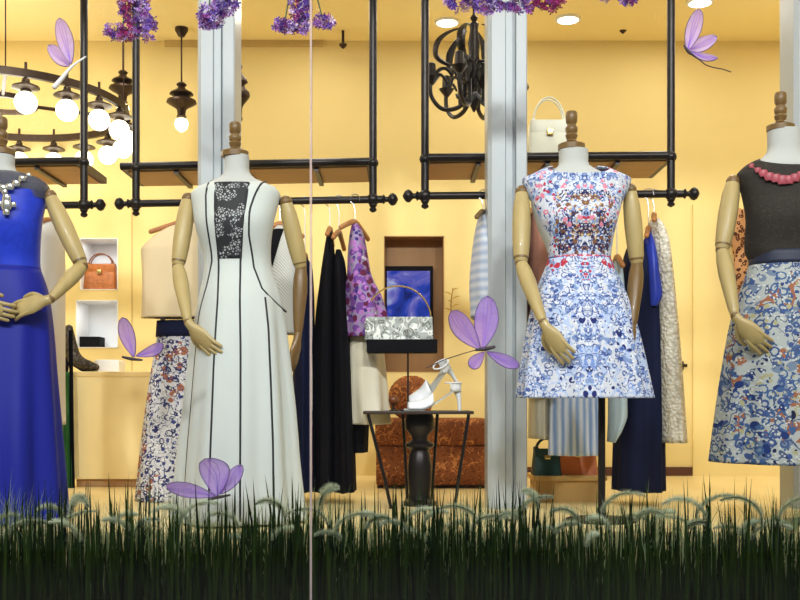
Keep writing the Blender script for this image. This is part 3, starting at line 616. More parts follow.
hanger('wooden hanger holding the black dress beside the purple floral blouse', 339, .83, 232, PI/2*.95)
o, L = cloth('floral_blouse', 'purple and pink floral blouse hanging above the ivory skirt', 'blouse', .80, [(224,352,358,.03,0),(232,350,363,.08,0),(250,348,367,.13,0),(275,347,372,.15,.02),(300,343,384,.18,.05),(338,338,394,.19,.08)], PURP, nf=5, ph=1.2)
hanger('wooden hanger holding the purple floral blouse', 355, .80, 222, PI/2*.8)
cloth('ivory_skirt', 'ivory draped skirt hanging below the purple floral blouse', 'skirt', .84, [(326,347,380,.12,.0),(345,346,383,.15,.02),(390,345,388,.17,.05),(424,347,391,.18,.07)], OFFW, nf=5, ph=.3)
cloth('black_skirt', 'short black skirt hem showing below the ivory skirt', 'skirt', .88, [(330,352,372,.08,0),(400,350,370,.1,.02),(452,349,368,.12,.04)], BLK)
# rack behind the floral dress
Yc = .69
cloth('striped_dress', 'soft blue and white striped dress hanging beside the middle pale column', 'dress', Yc, [(214,480,486,.03,0),(222,477,491,.1,0),(250,472,496,.17,.02),(285,469,500,.18,.04),(318,470,503,.19,.06)], BLST2, ph=1.5)
hanger('wooden hanger holding the striped dress beside the middle column', 483, Yc, 212, PI/2*.85, m=WOODD)
cloth('rose_cardigan', 'dusty rose cardigan hanging between the pale column and the floral dress', 'cardigan', Yc, [(212,531,537,.03,0),(222,528,545,.1,0),(260,526,549,.17,.02),(330,525,549,.18,.04),(392,526,548,.19,.05)], mat('dusty_rose_knit', sr(165,115,95), .85, var=.15, scale=40), ph=.2)
hanger('wooden hanger holding the dusty rose cardigan', 534, Yc, 210, PI/2*.8)
cloth('cream_dress', 'cream dress whose hem shows below the floral dress, beside the pale column', 'dress', .78, [(240,537,541,.03,0),(250,534,544,.1,0),(330,530,547,.16,.03),(438,528,549,.18,.05)], OFFW, ph=2)
hanger('wooden hanger holding the cream dress', 539, .78, 237, PI/2)
cloth('pleated_skirt', 'pale blue and white pleated skirt showing below the floral dress', 'skirt', .66, [(300,556,592,.06,0),(330,553,596,.08,.02),(400,549,600,.1,.06),(455,547,603,.12,.08)], BLST, nf=14, ph=.4, n=160)
hg = thing('clip_hanger', 'thin steel clip hanger carrying the pleated blue skirt', 'clothes hanger', (PX(574,.66),.66,PZ(297,.66))); xh = PX(574,.66)
MB().tube([(PX(558,.66),.66,PZ(297,.66)),(PX(590,.66),.66,PZ(297,.66))], .006, 8).build('bar', STEEL, hg)
MB().tube([(xh,.66,PZ(297,.66)),(xh,.68,RAILZ-.05)]+[(xh, .69+.026*math.sin(a), RAILZ-.026*math.cos(a)) for a in np.linspace(.3,5,12)], .0028, 6).build('hook', STEEL, hg)
cloth('light_blue_blouse', 'light blue blouse with a slanting hem between the dark stand pole and the navy dress', 'blouse', .64, [(260,615,619,.03,0),(270,612,622,.08,0),(330,610,625,.12,.02),(415,609,626,.13,.04),(430,609,620,.13,.04),(442,609,613,.1,.02)], mat('light_blue_cotton', sr(185,205,215), .8, var=.05))
hanger('wooden hanger holding the light blue blouse', 617, .64, 257, PI/2, .13)
cloth('navy_dress', 'long navy dress with a dark hem, hanging behind the floral dress', 'dress', .72, [(238,633,639,.03,0),(246,628,645,.1,0),(270,622,655,.16,.02),(330,618,661,.18,.04),(490,613,664,.2,.06)], NAVY, ph=.9, nf=6)
hanger('wooden hanger holding the long navy dress behind the floral dress', 636, .72, 233, PI/2*.85)
cloth('bright_blue_top', 'bright blue top peeping out between the navy dress and the ivory lace coat', 'top', .66, [(232,647,650,.03,0),(245,643,654,.08,0),(270,641,657,.12,.02),(296,640,661,.13,.03),(308,642,655,.12,.03)], mat('bright_blue_silk', sr(40,60,170), .4, var=.15), ph=.3)
hanger('wooden hanger holding the bright blue top', 648.5, .66, 228, PI/2*.8, .13)
cloth('lace_coat', 'ivory lace coat hanging at the outer end of the rail, beside the yellow wall', 'coat', .68, [(218,652,657,.03,0),(225,649,662,.09,0),(245,649,667,.15,.0),(300,652,673,.17,.02),(380,654,680,.18,.03),(442,657,684,.19,.04)], LACEW, ph=1.7)
hanger('wooden hanger holding the ivory lace coat', 654, .68, 215, PI/2*.85)
b = MB(); Ys = YW-.12
for k in range(2):
    for (p0, p1, r) in (((739,212),(738,252),.05),((741,250),(745,296),.06)):
        x0, z0 = PX(p0[0]+k*6,Ys), PZ(p0[1],Ys); x1, z1 = PX(p1[0]+k*5,Ys), PZ(p1[1],Ys)
        b.tube([(x0,Ys+k*.03,z0),((x0+x1)/2-.02,Ys-.02+k*.03,(z0+z1)/2),(x1,Ys+k*.03,z1)], [r*.6,r,r*.75], 12, smooth=4, flat=.7, round_=True)
tag(b.build('hanging_scarf', LEO, None, loc=(PX(742,Ys),Ys,PZ(296,Ys))), 'bunched leopard print scarf on the yellow wall behind the black top', 'scarf')

# ------------------------------------------------------------------ counter, niche and table things
Yk = 1.75
t = thing('counter', 'plain yellow counter in front of the wall niches', 'counter', (PX(112,Yk),Yk,0))
MB().box((PX(73,Yk),Yk,.05),(PX(240,Yk),Yk+.55,PZ(377,Yk)), bev=.004).build('body', mat('counter_yellow', (.93,.76,.38), .6, var=.02), t)
MB().box((PX(72,Yk),Yk-.004,PZ(377,Yk)),(PX(241,Yk),Yk+.56,PZ(371.5,Yk)), bev=.004).build('top', mat('counter_top', sr(235,210,150), .4), t)
MB().box((PX(75,Yk),Yk+.03,0),(PX(238,Yk),Yk+.5,.05)).build('plinth', TANW, t, flat=True)
zk = PZ(371.5,Yk)
def boot():
    Y = Yk+.2; x = PX(70,Y); s = S(1,Y); t = thing('ankle_boot', 'dark snakeskin high heeled ankle boot standing on the yellow counter', 'boot', (x,Y,zk))
    m = print_mat('snakeskin', (.03,.022,.014), [('ring', 60, .25, .5, (.09,.07,.04))], mirror=False, rough=.4)
    B = Vector((x,Y,zk)); q = lambda a, c: B+Vector((a*s,0,c*s))
    MB().tube([q(-1,44),q(-1,36),q(1,24),q(4,15),q(11,9),q(19,6.5),q(26,5)], [4*s,6*s,7*s,7.5*s,6.5*s,5.5*s,3.5*s], 16, smooth=4, flat=.8, round_=True).build('shaft', m, t)
    MB().tube([q(-2,15),q(-3,7),q(-3,0)], [3.6*s,2*s,1.3*s], 12, smooth=3).build('heel', BLK, t)
    MB().tube([q(-1,11),q(5,7),q(12,2),q(20,.7),q(28,.7)], [3*s,4*s,5*s,5.5*s,3*s], 12, smooth=4, flat=.18, ref=(0,0,1)).build('sole', BLK, t)
boot()
tag(MB().box((PX(97,2.1),2.05,zk),(PX(121,2.1),2.2,zk+S(13,2.1)), bev=.004).build('white_box', WHITE, None, loc=(PX(109,2.1),2.12,zk)), 'low white box on the yellow counter behind the ankle boot', 'box')
zn2 = n2[2]+.006; tag(MB().box((PX(80,2.8),2.76,zn2),(PX(101,2.8),2.9,zn2+S(11,2.8)), bev=.003).build('black_box', BLK, None, loc=(PX(90,2.8),2.83,zn2)), 'small black box in the lower white wall niche', 'box')
t = thing('green_scarf', 'dark green scarf with a black edge hanging down the end of the yellow counter', 'scarf', (PX(68,Yk-.05),Yk,.1))
ls, le = MB(), MB()
for mb_, p0, p1, y_ in ((ls,(66,372),(67,498),.0),(le,(71,330),(73,500),-.012)):
    a = P(*p0, Yk-.04); c = P(*p1, Yk-.04); w = .035 if mb_ is ls else .014
    rows = []
    for i in range(26):
        f = i/25; m_ = a+(c-a)*f; rows.append([m_+Vector((w*(j/8-.5)*2*(.6+.5*f), y_+.012*math.sin(j*1.9+f*2), 0)) for j in range(9)])
    mb_.grid(rows, False)
ls.build('scarf_cloth', mat('green_silk', (.03,.14,.03), .45, var=.5, scale=14, stretch=(8,8,.5)), t, solid=.004); le.build('edge', BLK, t, solid=.004)
def bag(name, label, cat, Y, x0, x1, y0, y1, yh, depth, m, mh, clasp, taper=.12, zb=None, feet=True):
    zb = PZ(y1,Y) if zb is None else zb; zt = zb+S(y1-y0,Y); a, c = PX(x0,Y), PX(x1,Y); w = (c-a); cx = (a+c)/2; d = depth/2
    t = thing(name, label, cat, (cx,Y,zb)); b = MB(); rows = []
    for f in (0,.04,.2,.6,.92,1):
        k = 1-taper*f; kk = (.97 if f in (0,1) else 1)*k; dd = d*(1-.55*f)
        rows.append([(cx+w/2*kk*sx*(1 if abs(sy) < .9 else .97), Y+dd*sy, zb+(zt-zb)*f) for sx, sy in ((-1,-.8),(-.94,-1),(0,-1.04),(.94,-1),(1,-.8),(1,.8),(.94,1),(0,1.04),(-.94,1),(-1,.8))])
    b.grid(rows); b.build('body', m, t, bev=0, sharp=35)
    fl = MB().box((cx-w/2*(1-taper)*1.0,Y-d*.62,zt-(zt-zb)*.30),(cx+w/2*(1-taper)*1.0,Y-d*.45,zt+.004), bev=.006) ; fl.build('flap', m, t)
    if clasp: k = MB().box((cx-.016,Y-d*.95,zt-(zt-zb)*.38),(cx+.016,Y-d*.6,zt-(zt-zb)*.22), bev=.004); k.build('clasp', clasp, t)
    if yh is not None:
        zh = zt+S(y0-yh,Y)
        for o in (-.3,.3):
            pts = [(cx+w*.36*math.cos(a_), Y+d*o, zt-.01+(zh-zt+.01)*math.sin(a_)) for a_ in np.linspace(0,PI,15)]
            MB().tube(pts, .0048, 8).build('handle', mh, t)
        for sx in (-1,1): MB().box((cx+sx*w*.36-.010,Y-d*.5,zt-.02),(cx+sx*w*.36+.010,Y+d*.5,zt+.012), bev=.003).build('handle_tab', mh, t)
    return t
CRM = mat('cream_leather', sr(214,212,190), .4, var=.03); OST = mat('tan_ostrich_leather', sr(165,92,22), .4, var=.6, scale=45, bump=.3); GOLD = mat('gold_metal', (.7,.5,.18), .25, 1)
zs = PZ(160,.69)+.036
bag('cream_handbag', 'cream leather handbag with two arched handles on the shelf beside the middle column', 'handbag', .92, 527, 570, 112, 153, 88, .15, CRM, CRM, GOLD, zb=zs)
zn1 = n1[2]+.006
bag('tan_handbag', 'tan ostrich leather handbag with a thin handle in the upper white wall niche', 'handbag', 2.82, 85, 118, 263, 289, 252, .14, OST, mat('dark_tan_leather', sr(110,60,20), .4), GOLD, zb=zn1)
# side table with its splayed legs
Yt = .5; zt = PZ(411,Yt)
t = thing('display_table', 'small dark metal display table with bent legs and a turned black pedestal', 'table', (PX(418,Yt),Yt,0))
x0, x1 = PX(363,Yt), PX(474,Yt); dp = .36
MB().box((x0,Yt,zt-.016),(x1,Yt+dp,zt), bev=.004).build('tabletop', DARKW, t)
for px0, px1, yo, bot in ((368,391,.02,.0),(469,455,.02,0),(403,408,dp-.02,0),(440,434,dp-.02,0)):
    a = Vector((PX(px0,Yt), Yt+yo, zt-.016)); m_ = Vector((PX(px0+(px1-px0)*.75,Yt), Yt+yo, zt*.28)); c = Vector((PX(px1,Yt), Yt+yo, 0))
    MB().tube([a, (a+m_)/2, m_, c], .0085, 8).build('leg', BLACK, t)
xp = PX(420.5,Yt); z_ = lambda py: PZ(py,Yt); r_ = S(1,Yt)
MB().lathe((xp,Yt+.18,0), [(r_*17,0),(r_*17,.02),(r_*12,.035),(r_*11,.06),(r_*12.5,.14),(r_*12.5,z_(468)),(r_*11,z_(456)),(r_*9,z_(452)),(r_*15,z_(448)),(r_*15,z_(445)),(r_*8,z_(441)),(r_*9,z_(437)),(r_*15,z_(430)),(r_*15.5,z_(421)),(r_*13,zt-.016)], n=32).build('pedestal', BLACK, t)
def heel_shoe(label, M):
    M = M @ Matrix.Diagonal((1.22,1.25,1.08,1))
    t = thing('high_heel_shoe', label, 'shoe', M.translation, 'white high heels on the display table')
    xs = np.linspace(0,.235,20); zz = lambda x: .010+.088*float(np.clip((x-.075)/.13,0,1))**1.25; wd = lambda x: float(np.interp(x,[0,.02,.06,.1,.16,.2,.235],[.010,.027,.038,.033,.023,.027,.016]))
    b = MB(); b.grid([[M@Vector((x, sy*wd(x), zz(x)+h)) for sy, h in ((-1,0),(0,-.003),(1,0),(1,-.008),(0,-.010),(-1,-.008))] for x in xs]); b.build('sole', mat('grey_insole', sr(190,190,182), .6), t)
    MB().tube([M@Vector((.222,0,zz(.222)-.008)), M@Vector((.228,0,.05)), M@Vector((.230,0,0))], [.019,.010,.008], 12, smooth=3).build('heel', WHITE, t)
    b = MB(); rows = []
    for x in np.linspace(.016,.12,11):
        w = wd(x)+.004; h = .030+.022*((x-.016)/.104)
        rows.append([M@Vector((x, -w*math.cos(a), zz(x)-.006+h*math.sin(a)+.004)) for a in np.linspace(0,PI,13)])
    b.grid(rows, False); b.build('vamp', WHITE, t, solid=.003)
    b = MB(); rows = []
    for f in np.linspace(0,1,9):
        a = -1.9+3.8*f; rows.append([M@Vector((.205+.032*math.cos(a), .029*math.sin(a), zz(.2)+h)) for h in (-.004,.012,.03,.038)])
    b.grid(rows, False); b.build('heel_counter', WHITE, t, solid=.003)
    MB().tube([M@Vector((.205+.034*math.cos(a), .031*math.sin(a), zz(.2)+.036)) for a in np.linspace(-PI,PI,20)], .0045, 6).build('ankle_strap', WHITE, t)
heel_shoe('white high heeled shoe standing flat near the edge of the display table', Matrix.Translation((PX(404,Yt+.07),Yt+.07,zt+.0005))@Matrix.Rotation(.06,4,'Z'))
heel_shoe('white high heeled shoe propped steeply behind the other shoe', Matrix.Translation((PX(408,Yt+.17),Yt+.2,zt+.022))@Matrix.Rotation(.12,4,'Z')@Matrix.Rotation(.5,4,'X')@Matrix.Rotation(-.5,4,'Y'))
Yd = Yt+.13; x = PX(408,Yd); zp = PZ(353,Yd)
t = thing('bag_stand', 'black bag stand with a thin rod on the display table', 'stand', (x,Yd,zt))
MB().lathe((x,Yd,zt), [(.045,0),(.045,.006),(.006,.010)], n=24).build('base', BLACK, t); MB().tube([(x,Yd,zt+.006),(x,Yd,zp+.01)], .0048, 8).build('rod', BLACK, t)
MB().box((PX(367,Yd),Yd-.07,zp),(PX(437,Yd),Yd+.07,PZ(340,Yd)), bev=.003).build('plate', BLK, t)
PYTH = print_mat('grey_python', sr(160,165,160), [('ring', 34, .24, .42, sr(110,112,105)), ('ring', 34, -1, .15, sr(225,228,222)), ('wave', 14, -1, .03, sr(220,222,215))], mirror=False, rough=.4)
t = bag('silver_clutch', 'silver grey snakeskin clutch with a big clasp on the black bag stand', 'handbag', Yd, 365, 433, 318, 340, None, .09, PYTH, STEEL, None, taper=.02, zb=PZ(340,Yd)+.0005)
xc = PX(408,Yd); zc = PZ(333,Yd)
for r, k in ((.017,4),(.012,3)): MB().tube([(xc+r*math.cos(a)+(k-3.5)*.02, Yd-.052, zc+r*math.sin(a)*1.1) for a in np.linspace(0,2*PI,17)], .0035, 6).build('clasp', SIL, t)
MB().tube([(PX(398,Yd)+S(33,Yd)*math.cos(a), Yd, PZ(320,Yd)+S(34,Yd)*math.sin(a)) for a in np.linspace(.12,PI-.3,24)], .0042, 6).build('chain_handle', GOLD, t)
t = thing('ornament', 'small brown ball on a tiny foot on the display table under the bag stand', 'ornament', (PX(393.5,Yt+.1),Yt+.1,zt))
MB().ball(P(393.5,400,Yt+.1), .026, 16).build('ball', mat('amber_ball', sr(110,60,25), .3), t); MB().lathe((PX(393.5,Yt+.1),Yt+.1,zt), [(.02,0),(.02,.004),(.006,.01),(.006,.03)], n=14).build('foot', BLACK, t)
# tv in the brown alcove, bench and cushion
def screen():
    t = NT('tv_picture'); e = t.n('Emission', i_Strength=.85); tc = t.n('TexCoord'); nz = t.n('TexNoise', i_Scale=5.0, i_Detail=3.0, i_Distortion=.8); t.l(tc.outputs['Object'], nz.inputs['Vector'])
    r = t.n('ValToRGB'); t.l(nz.outputs['Fac'], r.inputs[0]); cr = r.color_ramp; cr.elements[0].position = .34; cr.elements[0].color = c4(sr(35,45,120)); cr.elements[1].position = .68; cr.elements[1].color = c4(sr(190,205,240))
    for p_, c in ((.46,sr(50,75,190)),(.56,sr(120,115,205))): el = cr.elements.new(p_); el.color = c4(c)
    t.l(r.outputs[0], e.inputs[0]); t.l(e.outputs[0], t.out.inputs[0]); return t.m
Yv = YW+.1; t = thing('television', 'black framed television showing a blue and violet picture in the brown alcove', 'television', (PX(409,Yv),Yv,PZ(336,Yv)))
MB().box((PX(383.5,Yv),Yv,PZ(337,Yv)),(PX(433,Yv),Yv+.155,PZ(266,Yv)), bev=.004).build('casing', BLK, t); MB().box((PX(387,Yv),Yv-.003,PZ(334,Yv)),(PX(430,Yv),Yv+.002,PZ(271,Yv))).build('screen', screen(), t, flat=True)
UPH = print_mat('brown_speckled_upholstery', sr(128,72,32), [('ring', 30, -1, .3, sr(110,58,20), 8, .42), ('wave', 18, -1, .03, sr(185,120,60), 7, .45), ('ring', 60, -1, .25, sr(90,45,18))], mirror=False)
Yo = 1.65; t = thing('upholstered_bench', 'rust brown speckled upholstered bench behind the display table', 'bench', (PX(436,Yo),Yo,0))
MB().box((PX(376,Yo),Yo,.02),(PX(492,Yo),Yo+.55,PZ(446,Yo)), bev=.02).build('base', UPH, t); MB().box((PX(375,Yo),Yo-.015,PZ(446,Yo)),(PX(493,Yo),Yo+.56,PZ(419,Yo)), bev=.045).build('seat_cushion', UPH, t)
for a in (380,486):
    for dy in (.04,.48): MB().lathe((PX(a,Yo),Yo+dy,0), [(.018,0),(.024,.055)], n=12).build('leg', DARKW, t)
o = MB().ball((PX(411,Yo+.3),Yo+.32,PZ(421,Yo+.3)+S(23,Yo+.3)), S(23,Yo+.3), 24, (1.0,.55,1.0)).build('cushion', UPH, None, loc=(PX(411,Yo+.3),Yo+.32,PZ(421,Yo+.3))); tag(o, 'plump rust brown speckled cushion on the upholstered bench', 'cushion')
# gilded twig, latch
t = thing('mounted_branch', 'thin gilded twig ornament on the wall beside the brown alcove', 'ornament', P(452,318,YW-.03)); rng = random.Random(5)
MB().tube([P(452,325,YW-.012),P(451,305,YW-.03),P(453,288,YW-.03)], .004, 6, smooth=4).build('stem', GOLD, t)
for i in range(7):
    a = P(452,315-i*4,YW-.03); e = a+Vector(((-1)**i*rng.uniform(.03,.06), rng.uniform(-.02,.005), .02)); MB().tube([a,(a+e)/2+Vector((0,0,.006)),e], [.003,.010,.002], 8, flat=.4).build('leaf', GOLD, t)
t = thing('door_latch', 'tiny brown metal latch on the yellow wall beside the ivory lace coat', 'latch', P(683,366,YW-.01))
MB().box((PX(679,YW),YW-.012,PZ(367,YW)),(PX(687,YW),YW,PZ(364,YW)), bev=.003).build('plate', IRON, t); MB().tube([P(683,362,YW-.02),P(683,369,YW-.02)], .006, 8, round_=True).build('knob', IRON, t)
# bags on the floor behind the floral dress
LTH = mat('orange_leather', sr(220,120,45), .45, var=.15); GRN = mat('dark_green_leather', (.015,.06,.05), .45, var=.3)
Yf = .95
t = bag('orange_tote', 'orange brown leather tote standing under the pleated blue skirt', 'handbag', Yf, 556, 596, 456, 484, 447, .16, LTH, LTH, GOLD, taper=.1, zb=.14)
bag('green_bag', 'dark green leather bag standing beside the middle column', 'handbag', Yf-.05, 532, 560, 446, 472, 436, .14, GRN, GRN, GOLD, taper=.15, zb=.14)
t = thing('low_plinth', 'low pale wooden plinth under the orange and green bags', 'plinth', (PX(565,Yf),Yf,0))
MB().box((PX(530,Yf),Yf-.14,.115),(PX(602,Yf),Yf+.14,.14), bev=.003).build('top', mat('pale_wood', sr(205,165,95), .5, var=.15), t); MB().box((PX(533,Yf),Yf-.12,0),(PX(599,Yf),Yf+.12,.115)).build('body', mat('pale_wood_side', sr(190,150,85), .5, var=.15), t, flat=True)
# ------------------------------------------------------------------ butterflies
VIO = sr(165,135,215)
WING = sheer('violet_organza', sr(205,172,248), .58, trans=.65); WING2 = sheer('pale_lilac_organza', sr(230,208,248), .64, trans=.6)
RIM = mat('wing_wire', sr(70,45,100), .4, var=.3); BODYD = mat('butterfly_body_dark', (.04,.025,.03), .6); BODYW = mat('butterfly_body_white', (.75,.72,.70), .6); VEIN = mat('wing_vein', sr(150,110,210), .5)
def butterfly(label, Y, wings, body, bm, antenna=None, am=None, wm=WING, anchor=None):
    t = thing('hanging_butterfly', label, 'butterfly', P(*body[0][:2], Y), 'fabric butterflies in the window')
    for (b0, tip, hw, dy, bend) in wings:
        B = P(*b0, Y); T = P(*tip, Y)+Vector((0,dy,0)); ax = T-B; L = ax.length; ax.normalize()
        side = ax.cross(Vector((0,1,0))).normalized(); nrm = side.cross(ax).normalized(); w = S(hw,Y); n = 16
        cen = lambda f: B+ax*L*f+side*S(bend,Y)*math.sin(PI*f*.9)+nrm*.02*math.sin(PI*f)
        wd = lambda f: w*(math.sin(PI*min(1,f)**.72*.97)**.75)*(.35+.9*f) if 0 < f < 1 else w*.03
        fs = [i/n for i in range(n+1)]; fs = [f**.95 for f in fs]
        m = MB(); m.grid([[cen(f)+side*wd(f)*(j/6-1)+nrm*.006*math.cos((j/6-1)*2.2) for j in range(13)] for f in fs], False)
        wg = m.build('wing', wm, t, solid=.0012)
        rim = [cen(f)-side*wd(f) for f in fs]+[cen(f)+side*wd(f) for f in reversed(fs)]
        MB().tube(rim, .0019, 6).build('wing_wire', RIM, wg)
        v = MB()
        for o in (-.55,0,.5): v.tube([cen(f)+side*wd(f)*o*f-nrm*.001 for f in (0,.25,.5,.75,.93)], .0011, 5)
        v.build('vein', VEIN, wg)
    pts = [P(p[0], p[1], Y)+Vector((0,-.004,0)) for p in body]; MB().tube(pts, [S(p[2],Y) for p in body], 10, smooth=3, round_=True).build('body', bm, t)
    if antenna: MB().tube([P(*p, Y) for p in antenna], .0022, 6, smooth=4).build('antenna', am or BODYD, t)
    return t
butterfly('pale lilac fabric butterfly with a white body, against the black rack pole', -.45, [((71,64),(62,21),10,-.03,1),((69,66),(44,41),9,.05,0)], [(86,57,.7),(72,67,1.3),(62,79,2.2),(55,87,2.6)], BODYW, wm=WING2)
butterfly('lilac fabric butterfly with a long dark wire tail, high on the yellow wall', -.45, [((687,51),(697,12),9.5,-.03,-1),((688,50),(720,33),8.5,.04,0),((690,51),(715,61),4.5,-.03,0)], [(684,46,1),(688,52,1.6),(692,55,1)], BODYD, [(692,55),(701,61),(706,65),(716,68),(722,69),(731,72)], BODYD, wm=WING2)
butterfly('violet fabric butterfly beside the yellow counter with one upright wing', -.45, [((134,357),(125,318),9.5,-.03,2),((136,356),(166,345),7,-.05,-1)], [(123,357,1.2),(132,359,1.8),(142,360,1)], BODYD)
butterfly('large violet fabric butterfly with spread wings beside the white shoes', -.45, [((482,349),(488,295),15,.04,-2),((480,349),(451,312),13,-.05,1),((484,352),(470,368),8,-.03,0),((487,352),(518,367),7.5,-.04,0)], [(476,350,1.3),(485,349,2.2),(494,347,1.6)], BODYD, [(476,350),(462,354),(444,360),(426,368)], BODYD)
butterfly('violet fabric butterfly resting low on the grass before the white gown', -.5, [((217,496),(205,459),18,-.04,-6),((215,496),(170,484),9,-.06,1),((220,494),(240,466),9,.05,0)], [(210,499,1.2),(219,497,1.8),(230,495,1)], BODYD, [(219,497),(208,502),(200,505)])

# ------------------------------------------------------------------ hanging blossom bunches
def petals():
    t = NT('blossom_petals'); g = t.n('NewGeometry'); r = t.n('ValToRGB'); t.l(g.outputs['Random Per Island'], r.inputs[0]); cr = r.color_ramp; cr.interpolation = 'CONSTANT'
    cs = [sr(92,58,170), sr(150,110,205), sr(200,170,225), sr(70,45,140), sr(165,70,165), sr(225,205,240), sr(115,75,185), sr(180,130,210), sr(120,30,110)]
    cr.elements[0].color = c4(cs[0]); cr.elements[0].position = 0; cr.elements[1].position = 1/9; cr.elements[1].color = c4(cs[1])
    for i in range(2, 9): e = cr.elements.new(i/9); e.color = c4(cs[i])
    p = t.n('BsdfPrincipled', i_Roughness=.7); t.l(r.outputs[0], p.inputs['Base Color'])
    tl = t.n('BsdfTranslucent'); t.l(r.outputs[0], tl.inputs[0]); m = t.n('MixShader'); m.inputs[0].default_value = .25; t.l(p.outputs[0], m.inputs[1]); t.l(tl.outputs[0], m.inputs[2]); t.l(m.outputs[0], t.out.inputs[0]); return t.m
PET = petals(); STEMG = mat('stem_green', (.05,.09,.03), .7)
MAG = mat('magenta_petals', sr(150,30,100), .6, var=.6, scale=60)
def bunch(label, Y, blobs, hang, mag=()):
    rng = random.Random(hash(label) % 1000 if False else len(label)); t = thing('hanging_blossom_bunch', label, 'flowers', P(*hang, Y)+Vector((0,0,0)), 'purple blossom bunches hung in the window')
    b, mg = MB(), MB()
    for (px, py, rx, ry, n) in blobs:
        for _ in range(n):
            a = rng.uniform(0,2*PI); k = math.sqrt(rng.random()); c = P(px+rx*k*math.cos(a), py+ry*k*math.sin(a), Y)+Vector((0,rng.uniform(-1,1)*S(min(rx,16),Y)*.7*math.sqrt(1-k*k*.7),0))
            nr = Vector((rng.uniform(-1,1), rng.uniform(-1.4,.2), rng.uniform(-.8,1))).normalized(); u = nr.orthogonal().normalized(); w = nr.cross(u); R = rng.uniform(.010,.017)
            tgt = mg if any(m[0] < 400+(c.x*F/(Y-CY)) < m[1] and rng.random() < m[2] for m in mag) else b
            vs = [c-nr*.004]; fs = []
            for j in range(5):
                g = 2*PI*j/5; e = lambda da, r, h: c+(u*math.cos(g+da)+w*math.sin(g+da))*R*r+nr*h*R
                i0 = len(vs); vs += [e(-.38,.55,.25), e(-.3,.95,.2), e(0,1.1,.45), e(.3,.95,.2), e(.38,.55,.25)]; fs.append((0,i0,i0+1,i0+2)); fs.append((0,i0+2,i0+3,i0+4))
            tgt.add(vs, fs)
    o = b.build('blossoms', PET, t); o['kind'] = 'stuff'
    if mg.v: o = mg.build('magenta_blossoms', MAG, t); o['kind'] = 'stuff'; o['label'] = 'magenta blossoms'
    s_ = MB()
    c = P(*hang, Y)
    for (px, py, rx, ry, n) in blobs: s_.tube([P(px, py+ry*.4, Y), P((px+hang[0])/2, min(py, hang[1]+20), Y), c], .003, 6, smooth=3)
    s_.build('stems', STEMG, t)
    MB().tube([c, (c.x,c.y,ZC)], .0012, 5).build('hanging_thread', STEEL, t)
bunch('hanging purple blossom bunch shaped like a bell above the thin pendant rod', -.3, [(134,8,15,16,120),(136,-16,14,20,80),(122,32,17,8,80),(146,27,11,13,80)], (134,-40), ((118,134,.5),))
bunch('hanging purple blossom bunch before the top of the pale column near the lone pendant', -.3, [(226,4,12,12,90),(212,17,13,12,100),(206,24,6,7,30),(222,-14,14,14,70)], (220,-40))
bunch('hanging purple blossom bunch with two drooping arms beside the glass joint', -.3, [(300,6,10,16,90),(302,22,9,10,60),(284,26,13,6,60),(324,22,11,6,55),(300,-16,12,14,60)], (300,-40), ((292,306,.25),))
bunch('wide hanging purple blossom bunch in front of the top of the middle column', -.3, [(460,2,16,8,80),(490,4,18,9,100),(520,3,18,9,100),(550,2,14,9,80),(500,-14,50,10,180)], (503,-40), ((532,566,.9),))
bunch('small tip of a purple blossom bunch at the upper edge above the tall rack pole', -.3, [(628,-3,11,7,50),(606,-5,8,6,25),(622,-20,16,12,50)], (620,-40))

# ------------------------------------------------------------------ grass
def leafmat(name, c0, c1, tr=.25):
    t = NT(name); g = t.n('NewGeometry'); p = t.n('BsdfPrincipled', i_Roughness=.85); p.inputs['Specular IOR Level'].default_value = .03; t.l(t.mix(g.outputs['Random Per Island'], c4(c0), c4(c1)), p.inputs['Base Color'])
    tl = t.n('BsdfTranslucent'); t.l(t.mix(g.outputs['Random Per Island'], c4(c0), c4(c1)), tl.inputs[0]); m = t.n('MixShader'); m.inputs[0].default_value = tr
    t.l(p.outputs[0], m.inputs[1]); t.l(tl.outputs[0], m.inputs[2]); t.l(m.outputs[0], t.out.inputs[0]); return t.m
GR = leafmat('grass_blades', (.005,.012,.002), (.028,.052,.008), .3); GP = leafmat('pale_grass_blades', (.16,.23,.09), (.36,.43,.24), .35)
ZS = -.32
def blades(n, hfun, width, lean, seed, ylo, yhi):
    r = np.random.default_rng(seed); V = []; Fc = []; k = 0
    for i in range(n):
        x = r.uniform(-1.95,1.95); y = r.uniform(ylo,yhi); h = hfun(r, x); a = r.uniform(0,2*PI); ln = abs(r.normal(0,lean)); w = width*r.uniform(.6,1.3)
        dx, dy = math.cos(a)*ln, math.sin(a)*ln*.5; b = r.uniform(-.9,.9); ux, uy = math.cos(b)*w, math.sin(b)*w
        for f, wf in ((0,.8),(.4,1),(.75,.7)):
            cx, cy, cz = x+dx*f**2*h, y+dy*f**2*h, ZS+h*f*(1-.1*ln*f)
            V += [(cx-ux*wf,cy-uy*wf,cz),(cx,cy+.0015,cz),(cx+ux*wf,cy+uy*wf,cz)]
        V.append((x+dx*h, y+dy*h, ZS+h*(1-.1*ln)))
        for q0 in (0,3): Fc += [(k+q0,k+q0+1,k+q0+4,k+q0+3),(k+q0+1,k+q0+2,k+q0+5,k+q0+4)]
        Fc += [(k+6,k+7,k+9),(k+7,k+8,k+9)]; k += 10
    return MB().add(V, Fc)
cl = [(RNG.uniform(-1.9,1.9), RNG.uniform(.03,.09), RNG.uniform(.05,.12)) for _ in range(26)]
def hf(r, x):
    h = r.uniform(.20,.33) if r.random() < .5 else .33+abs(r.normal(0,.10))
    for c, w, a in cl:
        if abs(x-c) < w and r.random() < .35: h += a*r.uniform(.5,1)
    return min(h, .58)
